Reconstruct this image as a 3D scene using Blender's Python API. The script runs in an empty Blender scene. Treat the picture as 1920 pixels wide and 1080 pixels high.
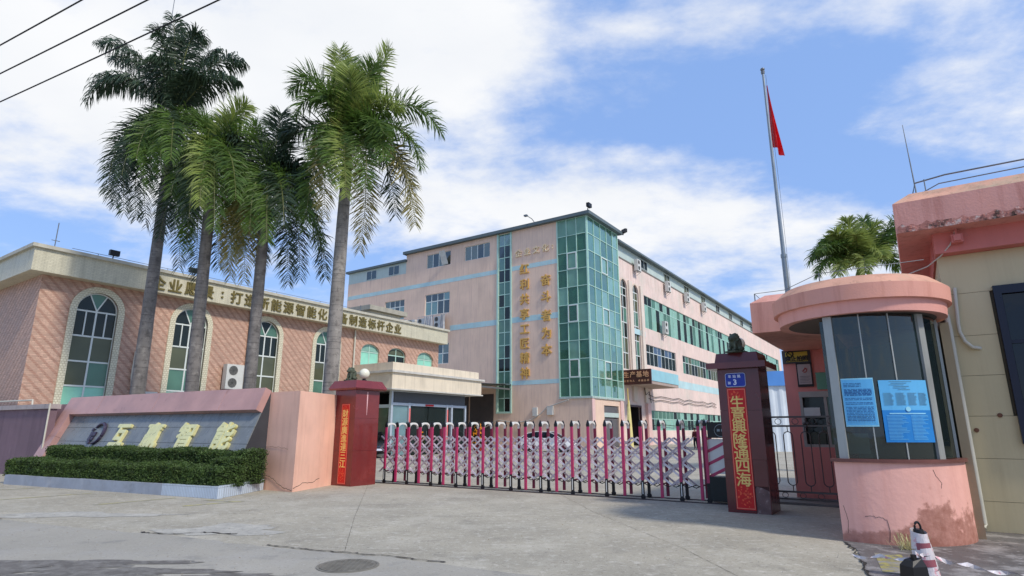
import bpy, math, random
import numpy as np
from mathutils import Vector, Matrix
R = math.radians
random.seed(7)
rng = np.random.default_rng(7)
S = bpy.context.scene
COL = S.collection

# ------------------------------------------------------------------ camera
cam_d = bpy.data.cameras.new("camera")
cam = bpy.data.objects.new("camera", cam_d)
COL.objects.link(cam)
cam.location = (0, 0, 1.55)
cam.rotation_euler = (R(90 + 13.625), 0, 0)
cam_d.sensor_width = 36
cam_d.lens = 36 * 1099.1 / 1920
cam_d.clip_start = 0.05
cam_d.clip_end = 3000
S.camera = cam

# ------------------------------------------------------------------ light and sky
SUN_AZ, SUN_EL = 134.0, 46.0      # azimuth clockwise from +Y
S.view_settings.view_transform = 'Standard'
S.view_settings.look = 'None'
S.view_settings.exposure = 0.56
S.view_settings.gamma = 1
S.view_settings.use_curve_mapping = False
sun_d = bpy.data.lights.new("sun", 'SUN')
sun_d.energy = 2.1
sun_d.angle = R(6)
sun_d.color = (1.0, 0.93, 0.82)
sun = bpy.data.objects.new("sun", sun_d)
COL.objects.link(sun)
to_sun = Vector((math.sin(R(SUN_AZ)) * math.cos(R(SUN_EL)), math.cos(R(SUN_AZ)) * math.cos(R(SUN_EL)), math.sin(R(SUN_EL))))
sun.rotation_euler = to_sun.to_track_quat('Z', 'Y').to_euler()
W = bpy.data.worlds.new("World")
S.world = W
W.use_nodes = True
nt = W.node_tree
nt.nodes.clear()
def nd(nt, t, **k):
    n = nt.nodes.new(t)
    for a, b in k.items():
        if a.startswith('i_'):
            n.inputs[int(a[2:])].default_value = b
        else:
            setattr(n, a, b)
    return n
L = nt.links.new
def mth(op, a, b=None, nt_=None, clamp=False):
    t = nt_ or nt
    n = t.nodes.new('ShaderNodeMath'); n.operation = op; n.use_clamp = clamp
    for i, v in enumerate((a, b)):
        if v is None: continue
        if isinstance(v, (int, float)): n.inputs[i].default_value = v
        else: t.links.new(v, n.inputs[i])
    return n.outputs[0]
sky = nd(nt, 'ShaderNodeTexSky', sky_type='NISHITA')
sky.sun_disc = False
sky.sun_elevation = R(SUN_EL); sky.sun_rotation = R(SUN_AZ)
sky.air_density = 1.0; sky.dust_density = 0.6; sky.ozone_density = 2.2
tc = nd(nt, 'ShaderNodeTexCoord')
sep = nd(nt, 'ShaderNodeSeparateXYZ'); L(tc.outputs['Generated'], sep.inputs[0])
zz = mth('ADD', mth('MAXIMUM', sep.outputs[2], 0.0), 0.22)
u = mth('DIVIDE', sep.outputs[0], zz); v = mth('DIVIDE', sep.outputs[1], zz)
comb = nd(nt, 'ShaderNodeCombineXYZ'); L(u, comb.inputs[0]); L(v, comb.inputs[1])
n1 = nd(nt, 'ShaderNodeTexNoise'); n1.inputs['Scale'].default_value = 2.7; n1.inputs['Detail'].default_value = 9
n1.inputs['Roughness'].default_value = 0.60; n1.inputs['Distortion'].default_value = 0.12
mp = nd(nt, 'ShaderNodeMapping'); mp.inputs['Scale'].default_value = (0.9, 1.15, 1); mp.inputs['Rotation'].default_value = (0, 0, 0.25)
mp.inputs['Location'].default_value = (3.1, 1.7, 0)
L(comb.outputs[0], mp.inputs[0]); L(mp.outputs[0], n1.inputs['Vector'])
def uvdir(px, py):
    P = R(13.625); f = 1099.1
    c = ((px - 960) / f, (540 - py) / f)
    d = Vector((c[0], math.cos(P) - c[1] * math.sin(P), math.sin(P) + c[1] * math.cos(P))).normalized()
    return d.x / (max(d.z, 0) + .22), d.y / (max(d.z, 0) + .22)
# cloud banks and clear gaps of this day's sky: centre seen at (px,py), half sizes, strength
BANKS = [(300, 60, .95, .40, .34), (820, 110, .40, .22, .26), (450, 330, .45, .25, .10), (120, 330, .55, .28, .22), (130, 300, .2, .1, -.22),
         (950, 370, .75, .20, .22), (1180, 290, .38, .07, .20), (1290, 30, .12, .08, .20), (1170, 60, .07, .05, .15),
         (1800, 120, .42, .20, .17), (1840, 250, .35, .13, .24), (1560, 470, .8, .3, .20), (1300, 420, .5, .22, .15),
         (1330, 200, .55, .22, -.26), (1560, 300, .35, .25, -.22), (1100, 120, .16, .28, -.12), (1500, 60, .3, .15, -.10), (70, 410, .3, .2, -.12)]
cov = None
for px, py, rx, ry, amp in BANKS:
    cu, cv = uvdir(px, py)
    a = mth('DIVIDE', mth('SUBTRACT', u, cu), rx); b = mth('DIVIDE', mth('SUBTRACT', v, cv), ry)
    g = mth('MULTIPLY', mth('EXPONENT', mth('MULTIPLY', mth('ADD', mth('MULTIPLY', a, a), mth('MULTIPLY', b, b)), -1.0)), amp)
    cov = g if cov is None else mth('ADD', cov, g)
n3 = nd(nt, 'ShaderNodeTexNoise'); n3.inputs['Scale'].default_value = 8.0; n3.inputs['Detail'].default_value = 8; n3.inputs['Roughness'].default_value = .6
L(mp.outputs[0], n3.inputs['Vector'])
dens = mth('ADD', mth('ADD', n1.outputs[0], cov), mth('MULTIPLY', mth('SUBTRACT', n3.outputs[0], .5), .35))
ramp = nd(nt, 'ShaderNodeMapRange'); ramp.interpolation_type = 'SMOOTHSTEP'
ramp.inputs['From Min'].default_value = 0.44; ramp.inputs['From Max'].default_value = 0.88
L(dens, ramp.inputs['Value'])
n2 = nd(nt, 'ShaderNodeTexNoise'); n2.inputs['Scale'].default_value = 2.6; n2.inputs['Detail'].default_value = 5
L(mp.outputs[0], n2.inputs['Vector'])
cr = nd(nt, 'ShaderNodeMixRGB'); cr.inputs[1].default_value = (5.3, 5.6, 6.1, 1); cr.inputs[2].default_value = (7.3, 7.25, 7.2, 1)
L(n2.outputs[0], cr.inputs[0])
tint = nd(nt, 'ShaderNodeMixRGB', blend_type='MULTIPLY'); tint.inputs[0].default_value = 1; tint.inputs[2].default_value = (1.05, 1.0, 1.0, 1)
L(sky.outputs[0], tint.inputs[1])
veil = nd(nt, 'ShaderNodeMixRGB'); veil.inputs[0].default_value = 0.60; veil.inputs[2].default_value = (2.3, 3.9, 7.6, 1)
L(tint.outputs[0], veil.inputs[1])
mx = nd(nt, 'ShaderNodeMixRGB'); L(ramp.outputs[0], mx.inputs[0]); L(veil.outputs[0], mx.inputs[1]); L(cr.outputs[0], mx.inputs[2])
bg = nd(nt, 'ShaderNodeBackground'); bg.inputs[1].default_value = 0.10
L(mx.outputs[0], bg.inputs[0])
out = nd(nt, 'ShaderNodeOutputWorld'); L(bg.outputs[0], out.inputs[0])

# ------------------------------------------------------------------ materials
def lin(c):
    return tuple(((x / 255) / 12.92 if x / 255 <= .04045 else ((x / 255 + .055) / 1.055) ** 2.4) for x in c)
MATS = {}
def M(name, rgb, rough=.65, var=.18, scale=2.0, bump=.15, bscale=30, streak=0, streak_rgb=(60, 55, 50), metal=0,
      spec=.4, brick=None, diag=None, blotch=None, trans=0, alpha=1, coat=0, emit=None):
    """procedural material: base colour with soft variation, optional streaks, tile grid, diagonal bands, blotches"""
    if name in MATS: return MATS[name]
    m = bpy.data.materials.new(name); m.use_nodes = True
    t = m.node_tree; b = t.nodes['Principled BSDF']
    K = t.links.new
    b.inputs['Roughness'].default_value = rough; b.inputs['Metallic'].default_value = metal
    b.inputs['Specular IOR Level'].default_value = spec
    b.inputs['Coat Weight'].default_value = coat
    tc = t.nodes.new('ShaderNodeTexCoord'); vec = tc.outputs['Object']
    base = lin(rgb)
    col = None
    def mix(f, a, bb, mode='MIX'):
        n = t.nodes.new('ShaderNodeMixRGB'); n.blend_type = mode
        for i, x in enumerate((f, a, bb)):
            if isinstance(x, (int, float)): n.inputs[i].default_value = x
            elif isinstance(x, tuple): n.inputs[i].default_value = x + (1,)
            else: K(x, n.inputs[i])
        return n.outputs[0]
    def noise(sc, det=4, vs=None, rg=.55):
        n = t.nodes.new('ShaderNodeTexNoise'); n.inputs['Scale'].default_value = sc; n.inputs['Detail'].default_value = det
        n.inputs['Roughness'].default_value = rg
        if vs:
            mpn = t.nodes.new('ShaderNodeMapping'); mpn.inputs['Scale'].default_value = vs
            K(vec, mpn.inputs[0]); K(mpn.outputs[0], n.inputs['Vector'])
        else: K(vec, n.inputs['Vector'])
        return n.outputs[0]
    def rngm(x, a, bb, c=0, d=1):
        n = t.nodes.new('ShaderNodeMapRange')
        for i, q in enumerate((a, bb, c, d)): n.inputs[i + 1].default_value = q
        K(x, n.inputs[0]); return n.outputs[0]
    nz = noise(scale, 6)
    lo = tuple(max(0, x * (1 - var)) for x in base); hi = tuple(min(1, x * (1 + var)) for x in base)
    col = mix(rngm(nz, .3, .7), lo, hi)
    hgt = None
    if brick:
        # tiles in the wall plane: vertical and horizontal coordinate of the surface
        bw_, bh_, mort, mcol, tv = brick[:5]
        sp = t.nodes.new('ShaderNodeSeparateXYZ'); K(vec, sp.inputs[0])
        cb = t.nodes.new('ShaderNodeCombineXYZ'); K(mth('ADD', sp.outputs[0], sp.outputs[1], t), cb.inputs[0]); K(sp.outputs[2], cb.inputs[1])
        bt = t.nodes.new('ShaderNodeTexBrick'); K(cb.outputs[0], bt.inputs[0])
        bt.inputs['Scale'].default_value = 1; bt.inputs['Brick Width'].default_value = bw_; bt.inputs['Row Height'].default_value = bh_
        bt.inputs['Mortar Size'].default_value = mort; bt.inputs['Mortar Smooth'].default_value = .2
        bt.inputs['Color1'].default_value = (1 - tv, 1 - tv, 1 - tv, 1); bt.inputs['Color2'].default_value = (1, 1, 1, 1)
        mc_ = lin(mcol); bt.inputs['Mortar'].default_value = (1, 1, 1, 1)
        bt.offset = brick[5] if len(brick) > 5 else .5
        col = mix(1.0, col, bt.outputs['Color'], 'MULTIPLY')
        if diag:
            per, dcol, sgn = diag
            ph = mth('ADD', mth('MULTIPLY', mth('ADD', sp.outputs[0], sp.outputs[1], t), sgn, t), sp.outputs[2], t)
            ph = mth('ADD', ph, mth('MULTIPLY', nz, .10, t), t)
            s = mth('SINE', mth('MULTIPLY', ph, 2 * math.pi / per, t), None, t)
            col = mix(rngm(s, .15, .75), col, mix(1.0, lin(dcol), bt.outputs['Color'], 'MULTIPLY'))
        col = mix(bt.outputs['Fac'], col, mc_)
        hgt = mth('SUBTRACT', 1.0, bt.outputs['Fac'], t)
    if blotch:
        for (brgb, bsc, lo_, hi_, amt) in blotch:
            col = mix(rngm(noise(bsc, 8, None, .65), lo_, hi_, 0, amt), col, lin(brgb))
    if streak:
        sn = noise(1.0, 8, (5.0, 5.0, .35), .7)
        col = mix(rngm(sn, .48, .78, 0, streak), col, lin(streak_rgb))
    if alpha < 1 and name.startswith('glass'):
        pass
    K(col, b.inputs['Base Color'])
    if bump or hgt:
        bn = t.nodes.new('ShaderNodeBump'); bn.inputs['Strength'].default_value = bump if not hgt else .5
        bn.inputs['Distance'].default_value = .01
        fine = noise(bscale, 5)
        if hgt is not None: fine = mth('ADD', mth('MULTIPLY', fine, .35, t), hgt, t)
        K(fine, bn.inputs['Height']); K(bn.outputs[0], b.inputs['Normal'])
    rn = rngm(nz, .3, .7, max(0.02, rough - .08), min(1, rough + .08)); K(rn, b.inputs['Roughness'])
    if emit:
        b.inputs['Emission Color'].default_value = lin(emit[0]) + (1,); b.inputs['Emission Strength'].default_value = emit[1]
    if trans:
        tr = t.nodes.new('ShaderNodeBsdfTranslucent'); ms = t.nodes.new('ShaderNodeMixShader'); ms.inputs[0].default_value = trans
        K(mix(.5, col, tuple(min(1, x * 1.6) for x in base)), tr.inputs[0]); K(b.outputs[0], ms.inputs[1]); K(tr.outputs[0], ms.inputs[2])
        K(ms.outputs[0], t.nodes['Material Output'].inputs[0])
    MATS[name] = m
    return m
def glassmat(name, tint, see=.5, rough=.04, body=(40, 60, 55), wave=.02, refl=.3):
    """tinted window glass: part seen through, part its own tint, with a mirror reflection by Fresnel"""
    if name in MATS: return MATS[name]
    m = bpy.data.materials.new(name); m.use_nodes = True
    t = m.node_tree; t.nodes.clear(); K = t.links.new
    o = t.nodes.new('ShaderNodeOutputMaterial')
    tp = t.nodes.new('ShaderNodeBsdfTransparent'); tp.inputs[0].default_value = lin(tint) + (1,)
    df = t.nodes.new('ShaderNodeBsdfDiffuse')
    tcn = t.nodes.new('ShaderNodeTexCoord')
    nz = t.nodes.new('ShaderNodeTexNoise'); nz.inputs['Scale'].default_value = .9; nz.inputs['Detail'].default_value = 4
    K(tcn.outputs['Object'], nz.inputs['Vector'])
    mr = t.nodes.new('ShaderNodeMixRGB'); b0 = lin(body); mr.inputs[1].default_value = tuple(x * .6 for x in b0) + (1,); mr.inputs[2].default_value = tuple(min(1, x * 1.4) for x in b0) + (1,)
    K(nz.outputs[0], mr.inputs[0]); K(mr.outputs[0], df.inputs[0])
    m1 = t.nodes.new('ShaderNodeMixShader'); m1.inputs[0].default_value = 1 - see; K(tp.outputs[0], m1.inputs[1]); K(df.outputs[0], m1.inputs[2])
    gl = t.nodes.new('ShaderNodeBsdfGlossy'); gl.inputs['Roughness'].default_value = rough; gl.inputs[0].default_value = (.86, 1, .93, 1) if 'tower' in name else (.95, 1, .97, 1)
    bn = t.nodes.new('ShaderNodeBump'); bn.inputs['Strength'].default_value = wave; bn.inputs['Distance'].default_value = .3; K(nz.outputs[0], bn.inputs['Height'])
    K(bn.outputs[0], gl.inputs['Normal'])
    fr = t.nodes.new('ShaderNodeFresnel'); fr.inputs[0].default_value = 1.6
    f2 = mth('ADD', mth('MULTIPLY', fr.outputs[0], refl, t), .02, t)
    m2 = t.nodes.new('ShaderNodeMixShader'); K(f2, m2.inputs[0]); K(m1.outputs[0], m2.inputs[1]); K(gl.outputs[0], m2.inputs[2])
    K(m2.outputs[0], o.inputs[0])
    MATS[name] = m
    return m

# ------------------------------------------------------------------ mesh helpers
ID = Matrix.Identity(4)
class MB:
    def __init__(s, T=None): s.v = []; s.f = []; s.T = T; s.sm = False
    def add(s, vs, fs):
        o = len(s.v)
        if s.T: vs = [tuple(s.T @ Vector(p)) for p in vs]
        s.v += [tuple(p) for p in vs]; s.f += [tuple(i + o for i in f) for f in fs]; return s
    def box(s, x0, x1, y0, y1, z0, z1):
        vs = [(x, y, z) for z in (z0, z1) for y in (y0, y1) for x in (x0, x1)]
        return s.add(vs, [(0, 2, 3, 1), (4, 5, 7, 6), (0, 1, 5, 4), (2, 6, 7, 3), (0, 4, 6, 2), (1, 3, 7, 5)])
    def prism(s, poly, z0, z1, inset=0):
        n = len(poly); c = [sum(p[i] for p in poly) / n for i in (0, 1)]
        top = [(p[0] + (c[0] - p[0]) * inset, p[1] + (c[1] - p[1]) * inset) for p in poly]
        vs = [(p[0], p[1], z0) for p in poly] + [(p[0], p[1], z1) for p in top]
        fs = [tuple(range(n))[::-1], tuple(range(n, 2 * n))] + [(i, (i + 1) % n, n + (i + 1) % n, n + i) for i in range(n)]
        return s.add(vs, fs)
    def loft(s, rings, cap=True, closed=True):
        n = len(rings[0]); vs = [p for r in rings for p in r]; fs = []
        for k in range(len(rings) - 1):
            for i in range(n if closed else n - 1):
                j = (i + 1) % n
                fs.append((k * n + i, k * n + j, (k + 1) * n + j, (k + 1) * n + i))
        if cap: fs += [tuple(range(n))[::-1], tuple(range((len(rings) - 1) * n, len(rings) * n))]
        return s.add(vs, fs)
    def tube(s, pts, r, n=8, cap=True):
        pts = [Vector(p) for p in pts]; rings = []
        rr = r if isinstance(r, (list, tuple)) else [r] * len(pts)
        for i, p in enumerate(pts):
            d = (pts[min(i + 1, len(pts) - 1)] - pts[max(i - 1, 0)]).normalized()
            a = Vector((0, 0, 1)) if abs(d.z) < .9 else Vector((1, 0, 0))
            x = d.cross(a).normalized(); y = d.cross(x)
            rings.append([tuple(p + (x * math.cos(2 * math.pi * k / n) + y * math.sin(2 * math.pi * k / n)) * rr[i]) for k in range(n)])
        return s.loft(rings, cap)
    def bar(s, a, b, w, h=None):   # rectangular bar between two points
        a, b = Vector(a), Vector(b); h = h or w; d = (b - a).normalized()
        up = Vector((0, 0, 1)) if abs(d.z) < .95 else Vector((0, 1, 0))
        x = d.cross(up).normalized() * w / 2; y = d.cross(x).normalized() * h / 2
        return s.loft([[tuple(p + x + y), tuple(p - x + y), tuple(p - x - y), tuple(p + x - y)] for p in (a, b)])
    def lathe(s, prof, c=(0, 0, 0), n=20):
        rings = [[(c[0] + r * math.cos(2 * math.pi * k / n), c[1] + r * math.sin(2 * math.pi * k / n), c[2] + z) for k in range(n)] for r, z in prof]
        return s.loft(rings, True)
    def ball(s, c, r, n=14, m=8):
        rx, ry, rz = r if isinstance(r, tuple) else (r, r, r)
        rings = []
        for j in range(m + 1):
            a = -math.pi / 2 + math.pi * j / m; q = max(math.cos(a), .01)
            rings.append([(c[0] + rx * q * math.cos(2 * math.pi * k / n), c[1] + ry * q * math.sin(2 * math.pi * k / n), c[2] + rz * math.sin(a)) for k in range(n)])
        return s.loft(rings)
    def quad(s, a, b, c, d): return s.add([a, b, c, d], [(0, 1, 2, 3)])
    def mesh(s, name, mat):
        me = bpy.data.meshes.new(name); me.from_pydata(s.v, [], s.f); me.update()
        if mat: me.materials.append(mat)
        if s.sm:
            me.polygons.foreach_set('use_smooth', [True] * len(me.polygons))
            try: me.set_sharp_from_angle(angle=R(40))
            except Exception: pass
        return me
    def build(s, name, mat, parent=None, loc=None, rot=None, label=None):
        return link(name, s.mesh(name, mat), parent, loc, rot, label)
def link(name, me, parent=None, loc=None, rot=None, label=None):
    o = bpy.data.objects.new(name, me); COL.objects.link(o)
    if parent: o.parent = parent
    if loc: o.location = loc
    if rot: o.rotation_euler = rot
    if label: o['label'] = label
    return o
def smooth(mb): mb.sm = True; return mb
def thing(name, label, cat, loc=(0, 0, 0), rz=0, group=None):
    o = bpy.data.objects.new(name, None); COL.objects.link(o); o.location = loc; o.rotation_euler = (0, 0, R(rz))
    o['label'] = label; o['category'] = cat
    if group: o['group'] = group
    return o
def tag(o, label=None, cat=None, group=None, kind=None):
    for k, x in (('label', label), ('category', cat), ('group', group), ('kind', kind)):
        if x: o[k] = x
    return o
def kids(o): return [c for c in list(bpy.data.objects) if c.parent == o]
def copy_tree(o, parent=None):
    c = o.copy(); COL.objects.link(c)
    if parent: c.parent = parent
    for ch in kids(o): copy_tree(ch, c)
    return c
_tx = {}
def text(body, size, mat, parent, loc, rot=(0, 0, 0), depth=.01, bold=.012, name='letter', sx=1, mx=None):
    key = (body, round(size, 3), depth, bold, mat.name)
    if key not in _tx:
        cu = bpy.data.curves.new('letter', 'FONT'); cu.body = body; cu.size = size; cu.extrude = depth
        cu.align_x = 'CENTER'; cu.align_y = 'CENTER'; cu.resolution_u = 3
        tmp = bpy.data.objects.new('tmp', cu); COL.objects.link(tmp)
        dg = bpy.context.evaluated_depsgraph_get(); me = bpy.data.meshes.new_from_object(tmp.evaluated_get(dg))
        bpy.data.objects.remove(tmp); me.materials.clear(); me.materials.append(mat); me.name = 'letter'
        if len(me.vertices) and bold:
            k_b = bold * size * 1.15; base_ = me; nv = len(base_.vertices); co = np.empty(nv * 3); base_.vertices.foreach_get('co', co); co = co.reshape(-1, 3)
            fs_ = [tuple(p.vertices) for p in base_.polygons]; V_ = []; F_ = []
            for q, (dx_, dy_) in enumerate(((0, 0), (k_b, 0), (-k_b, 0), (0, k_b), (0, -k_b), (k_b * .7, k_b * .7), (-k_b * .7, k_b * .7), (k_b * .7, -k_b * .7), (-k_b * .7, -k_b * .7))):
                c2 = co.copy(); c2[:, 0] += dx_; c2[:, 1] += dy_; c2[:, 2] *= 1 + .03 * q; V_ += c2.tolist(); F_ += [tuple(i + q * nv for i in f) for f in fs_]
            me = bpy.data.meshes.new('letter'); me.from_pydata(V_, [], F_); me.materials.append(mat); me.update()
        n = len(me.vertices)
        if n:
            co = np.empty(n * 3); me.vertices.foreach_get('co', co); co = co.reshape(-1, 3)
            co[:, :2] -= (co[:, :2].max(0) + co[:, :2].min(0)) / 2
            me.vertices.foreach_set('co', co.ravel())
        _tx[key] = me
    o = link(name, _tx[key], parent, loc, rot)
    if sx != 1: o.scale = (sx, 1, 1)
    if mx: o.matrix_local = mx
    return o

def wall(mb, x0, x1, z0, z1, ops, y=0.0, depth=.2, T=None):
    """wall face in the plane y with openings (x0,x1,z0,z1,arch rise); reveals go inward by depth"""
    f = T or (lambda a, d, z: (a, d, z))
    xs = sorted({x0, x1} | {o[0] for o in ops} | {o[1] for o in ops}); zs = sorted({z0, z1} | {o[2] for o in ops} | {o[3] for o in ops})
    for i in range(len(xs) - 1):
        for j in range(len(zs) - 1):
            cx, cz = (xs[i] + xs[i + 1]) / 2, (zs[j] + zs[j + 1]) / 2
            if any(o[0] < cx < o[1] and o[2] < cz < o[3] for o in ops): continue
            mb.quad(f(xs[i], y, zs[j]), f(xs[i + 1], y, zs[j]), f(xs[i + 1], y, zs[j + 1]), f(xs[i], y, zs[j + 1]))
    for o in ops:
        a, b, c, d = o[:4]; rise = o[4] if len(o) > 4 else 0
        pts = archpts(a, b, d, rise)
        loop = [(a, c)] + pts + [(b, c)]
        for k in range(len(loop)):
            p, q = loop[k], loop[(k + 1) % len(loop)]
            mb.quad(f(p[0], y, p[1]), f(q[0], y, q[1]), f(q[0], y + depth, q[1]), f(p[0], y + depth, p[1]))
        if rise:
            for k in range(len(pts) - 1):
                p, q = pts[k], pts[k + 1]
                mb.quad(f(p[0], y, p[1]), f(q[0], y, q[1]), f(q[0], y, d), f(p[0], y, d))
    return mb
def archpts(a, b, d, rise, n=14):
    if not rise: return [(a, d), (b, d)]
    s = d - rise; w = (b - a) / 2; c = (a + b) / 2
    return [(c - w * math.cos(math.pi * k / n), s + rise * math.sin(math.pi * k / n)) for k in range(n + 1)]

def each(name, mat, parent, boxes, f=None):
    """one part per box"""
    out_ = []
    for q in boxes:
        mb_ = MB()
        if f: barf(mb_, f, *q)
        else: mb_.box(*q)
        out_.append(mb_.build(name, mat, parent))
    return out_
def barf(mb, f, a0, a1, d0, d1, c0, c1):
    p = [f(a, d, c) for c in (c0, c1) for d in (d0, d1) for a in (a0, a1)]
    mb.add(p, [(0, 2, 3, 1), (4, 5, 7, 6), (0, 1, 5, 4), (2, 6, 7, 3), (0, 4, 6, 2), (1, 3, 7, 5)])
A_ANG = 34.23
ROT = 90 - A_ANG            # building grid
# ------------------------------------------------------------------ common materials
m_cream = M('cream_paint', (214, 205, 178), .6, .08, 1.5, .1, streak=.25, streak_rgb=(120, 115, 95))
m_white = M('white_frame', (214, 220, 214), .4, .05, 3, 0)
m_dark = M('dark_void', (16, 18, 18), .8, .2, 2, 0)
m_black = M('black_plastic', (22, 20, 22), .4, .2, 6, .05)
m_gold = M('gold_letter', (214, 168, 88), .42, .12, 9, .1, metal=.1)
m_pink = M('peach_paint', (222, 136, 112), .7, .10, 1.3, .25, 40, streak=.22, streak_rgb=(150, 85, 70),
           blotch=[((238, 168, 142), 1.1, .5, .75, .5), ((120, 80, 68), 2.7, .66, .8, .45)])
m_pinkw = M('salmon_wall', (216, 140, 120), .75, .10, 1.0, .25, 40, streak=.16, streak_rgb=(150, 90, 78))
m_glassd = glassmat('glass_dark_window', (150, 160, 155), .25, .05, (40, 48, 46), .02, .12)
m_glassg = glassmat('glass_green_window', (140, 195, 172), .3, .05, (100, 142, 124), .02, .2)
m_glassm = glassmat('glass_mint_window', (160, 215, 195), .15, .12, (146, 190, 172), .02, .2)
m_glassmint = glassmat('glass_curtain_mint', (150, 220, 190), .1, .1, (150, 216, 190))
m_glasso = glassmat('glass_olive_window', (150, 160, 130), .2, .06, (96, 100, 78), .02, .15)
m_glasst = glassmat('glass_tower_green', (110, 205, 160), .55, .05, (58, 132, 102), .05)
m_ac = M('ac_white', (205, 205, 198), .5, .06, 3, 0, streak=.15)
m_pipe = M('pvc_pipe', (200, 196, 180), .45, .08, 3, .05)
m_wire = M('cable_black', (18, 18, 20), .6, .1, 2, 0)
m_steel = M('grey_steel', (120, 124, 126), .4, .12, 5, .05, metal=.5)

def facade_window(parent, x0, x1, z0, z1, ncol, nrow, y=.12, panes=(None,), T=None, fw=.06, mat=None, transom=None, rise=0, thick=False, name='window'):
    """one window: frame part with pane sub-parts; T maps (along, depth, z)"""
    f = T or (lambda a, d, z: (a, d, z))
    def bx(mb, a0, a1, d0, d1, c0, c1):
        p = [f(a, d, c) for c in (c0, c1) for d in (d0, d1) for a in (a0, a1)]
        mb.add(p, [(0, 2, 3, 1), (4, 5, 7, 6), (0, 1, 5, 4), (2, 6, 7, 3), (0, 4, 6, 2), (1, 3, 7, 5)])
    fr = MB()
    xs = [x0 + (x1 - x0) * i / ncol for i in range(ncol + 1)]
    zs = transom if transom else [z0 + (z1 - z0) * i / nrow for i in range(nrow + 1)]
    for i, x in enumerate(xs):
        a = fw if i in (0, ncol) else fw * .7
        bx(fr, max(x - a / 2, x0), min(x + a / 2, x1), y - .03, y + .03, z0, z1)
    for j, z in enumerate(zs):
        bx(fr, x0 + .001, x1 - .001, y - .034, y + .034, max(z - fw * .4, z0), min(z + fw * .4, z1))
    w = fr.build(name, mat or m_white, parent)
    for i in range(ncol):
        for j in range(len(zs) - 1):
            m = random.choice(panes) if not callable(panes) else panes(i, j)
            pb = MB(); bx(pb, xs[i] + .02, xs[i + 1] - .02, y - .006, y + .006, zs[j] + .02, zs[j + 1] - .02)
            pb.build('pane', m, w)
    return w

# ================================================================== the ground
m_conc = M('concrete_ground', (162, 155, 138), .85, .16, .55, .5, 60,
           blotch=[((190, 184, 168), .9, .5, .7, .55), ((122, 118, 108), 1.7, .54, .72, .55), ((206, 200, 186), 7, .54, .68, .55), ((102, 98, 90), 15, .56, .66, .55), ((216, 210, 198), 34, .58, .66, .6), ((84, 82, 76), 55, .6, .67, .5)])
m_asph = M('asphalt_road', (158, 153, 141), .85, .12, .5, .6, 90,
           blotch=[((164, 161, 156), .8, .5, .72, .5), ((112, 112, 110), 2.2, .56, .7, .45), ((186, 182, 176), 17, .6, .68, .6), ((92, 92, 90), 30, .58, .66, .5)])
m_wetp = M('stained_pavement', (104, 101, 99), .55, .2, .8, .5, 50,
           blotch=[((176, 172, 168), 2.3, .5, .66, .75), ((58, 56, 58), 3.4, .55, .7, .7), ((200, 198, 194), 9, .6, .68, .5)])
m_wet = M('wet_stain', (100, 96, 91), .6, .2, 2.5, .4, 60, blotch=[((134, 131, 125), 6, .44, .66, .9), ((84, 80, 76), 18, .55, .68, .6)])
g = MB(); g.quad((-900, -300, 0), (900, -300, 0), (900, 1500, 0), (-900, 1500, 0)); tag(g.build('ground', m_conc), kind='structure')
road_edge = [(-40, 22.5), (-22, 15.8), (-14, 12.9), (-9.08, 11.07), (-7, 10.15), (-5.06, 9.46), (-3.7, 8.75), (-2.51, 8.27), (-1.54, 7.93), (0, 7.1), (1.4, 6.35), (2.6, 5.4), (3.6, 4.4), (5, 2.2), (8, -3), (14, -14)]
def wobble(pts, amp, step, seed):
    r = random.Random(seed); o = []
    for a, b in zip(pts[:-1], pts[1:]):
        d = math.hypot(b[0] - a[0], b[1] - a[1]); n = max(1, int(d / step))
        if d > 12: n = 1
        for i in range(n):
            t = i / n; o.append((a[0] + (b[0] - a[0]) * t + r.uniform(-amp, amp), a[1] + (b[1] - a[1]) * t + r.uniform(-amp, amp)))
    return o + [pts[-1]]
re_ = wobble(road_edge, .05, .3, 3)
g = MB(); g.add([(x, y, .006) for x, y in re_] + [(14, -60, .006), (-60, -60, .006), (-60, 22.5, .006)], [tuple(range(len(re_) + 3))])
tag(g.build('road', m_asph), kind='structure')
pv = wobble([(4.74, 9.0), (4.55, 8.3), (4.2, 7.6), (3.95, 7.1), (3.6, 6.2), (3.1, 5.2), (2.7, 4.4)], .014, .15, 9)
g = MB(); g.add([(x, y, .010) for x, y in pv] + [(3.2, 2.5, .010), (12, -12, .010), (16, 8, .010), (7.6, 12, .010), (5.0, 9.4, .010)], [tuple(range(len(pv) + 5))])
tag(g.build('pavement', m_wetp), kind='structure')
# cracks: a dark sunken joint along the pavement edge, and two across the apron
m_crack = M('crack_dirt', (50, 46, 42), .95, .3, 8, .3)
def crack(pts, w, z, seed):
    p = wobble(pts, w * 1.3, .07, seed); r = random.Random(seed); mb = MB(); a = []; b = []
    for i, (x, y) in enumerate(p):
        q = p[min(i + 1, len(p) - 1)]; o = p[max(i - 1, 0)]; dx, dy = q[0] - o[0], q[1] - o[1]; l = math.hypot(dx, dy) or 1
        ww = w * r.uniform(.2, 1); a.append((x - dy / l * ww, y + dx / l * ww, z)); b.append((x + dy / l * ww, y - dx / l * ww, z))
    mb.loft([a, b], cap=False, closed=False); o = mb.build('ground_crack', m_crack); tag(o, kind='structure')
crack([(4.72, 8.9), (4.5, 8.3), (4.2, 7.6), (3.95, 7.1), (3.6, 6.2), (3.1, 5.2)], .022, .014, 21)
crack([(-11.6, 11.9), (-9.9, 11.35), (-9.1, 11.15)], .045, .012, 22)
crack([(-5.8, 9.75), (-5.2, 9.6), (-4.8, 9.75), (-4.2, 9.6)], .03, .012, 23)
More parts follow.
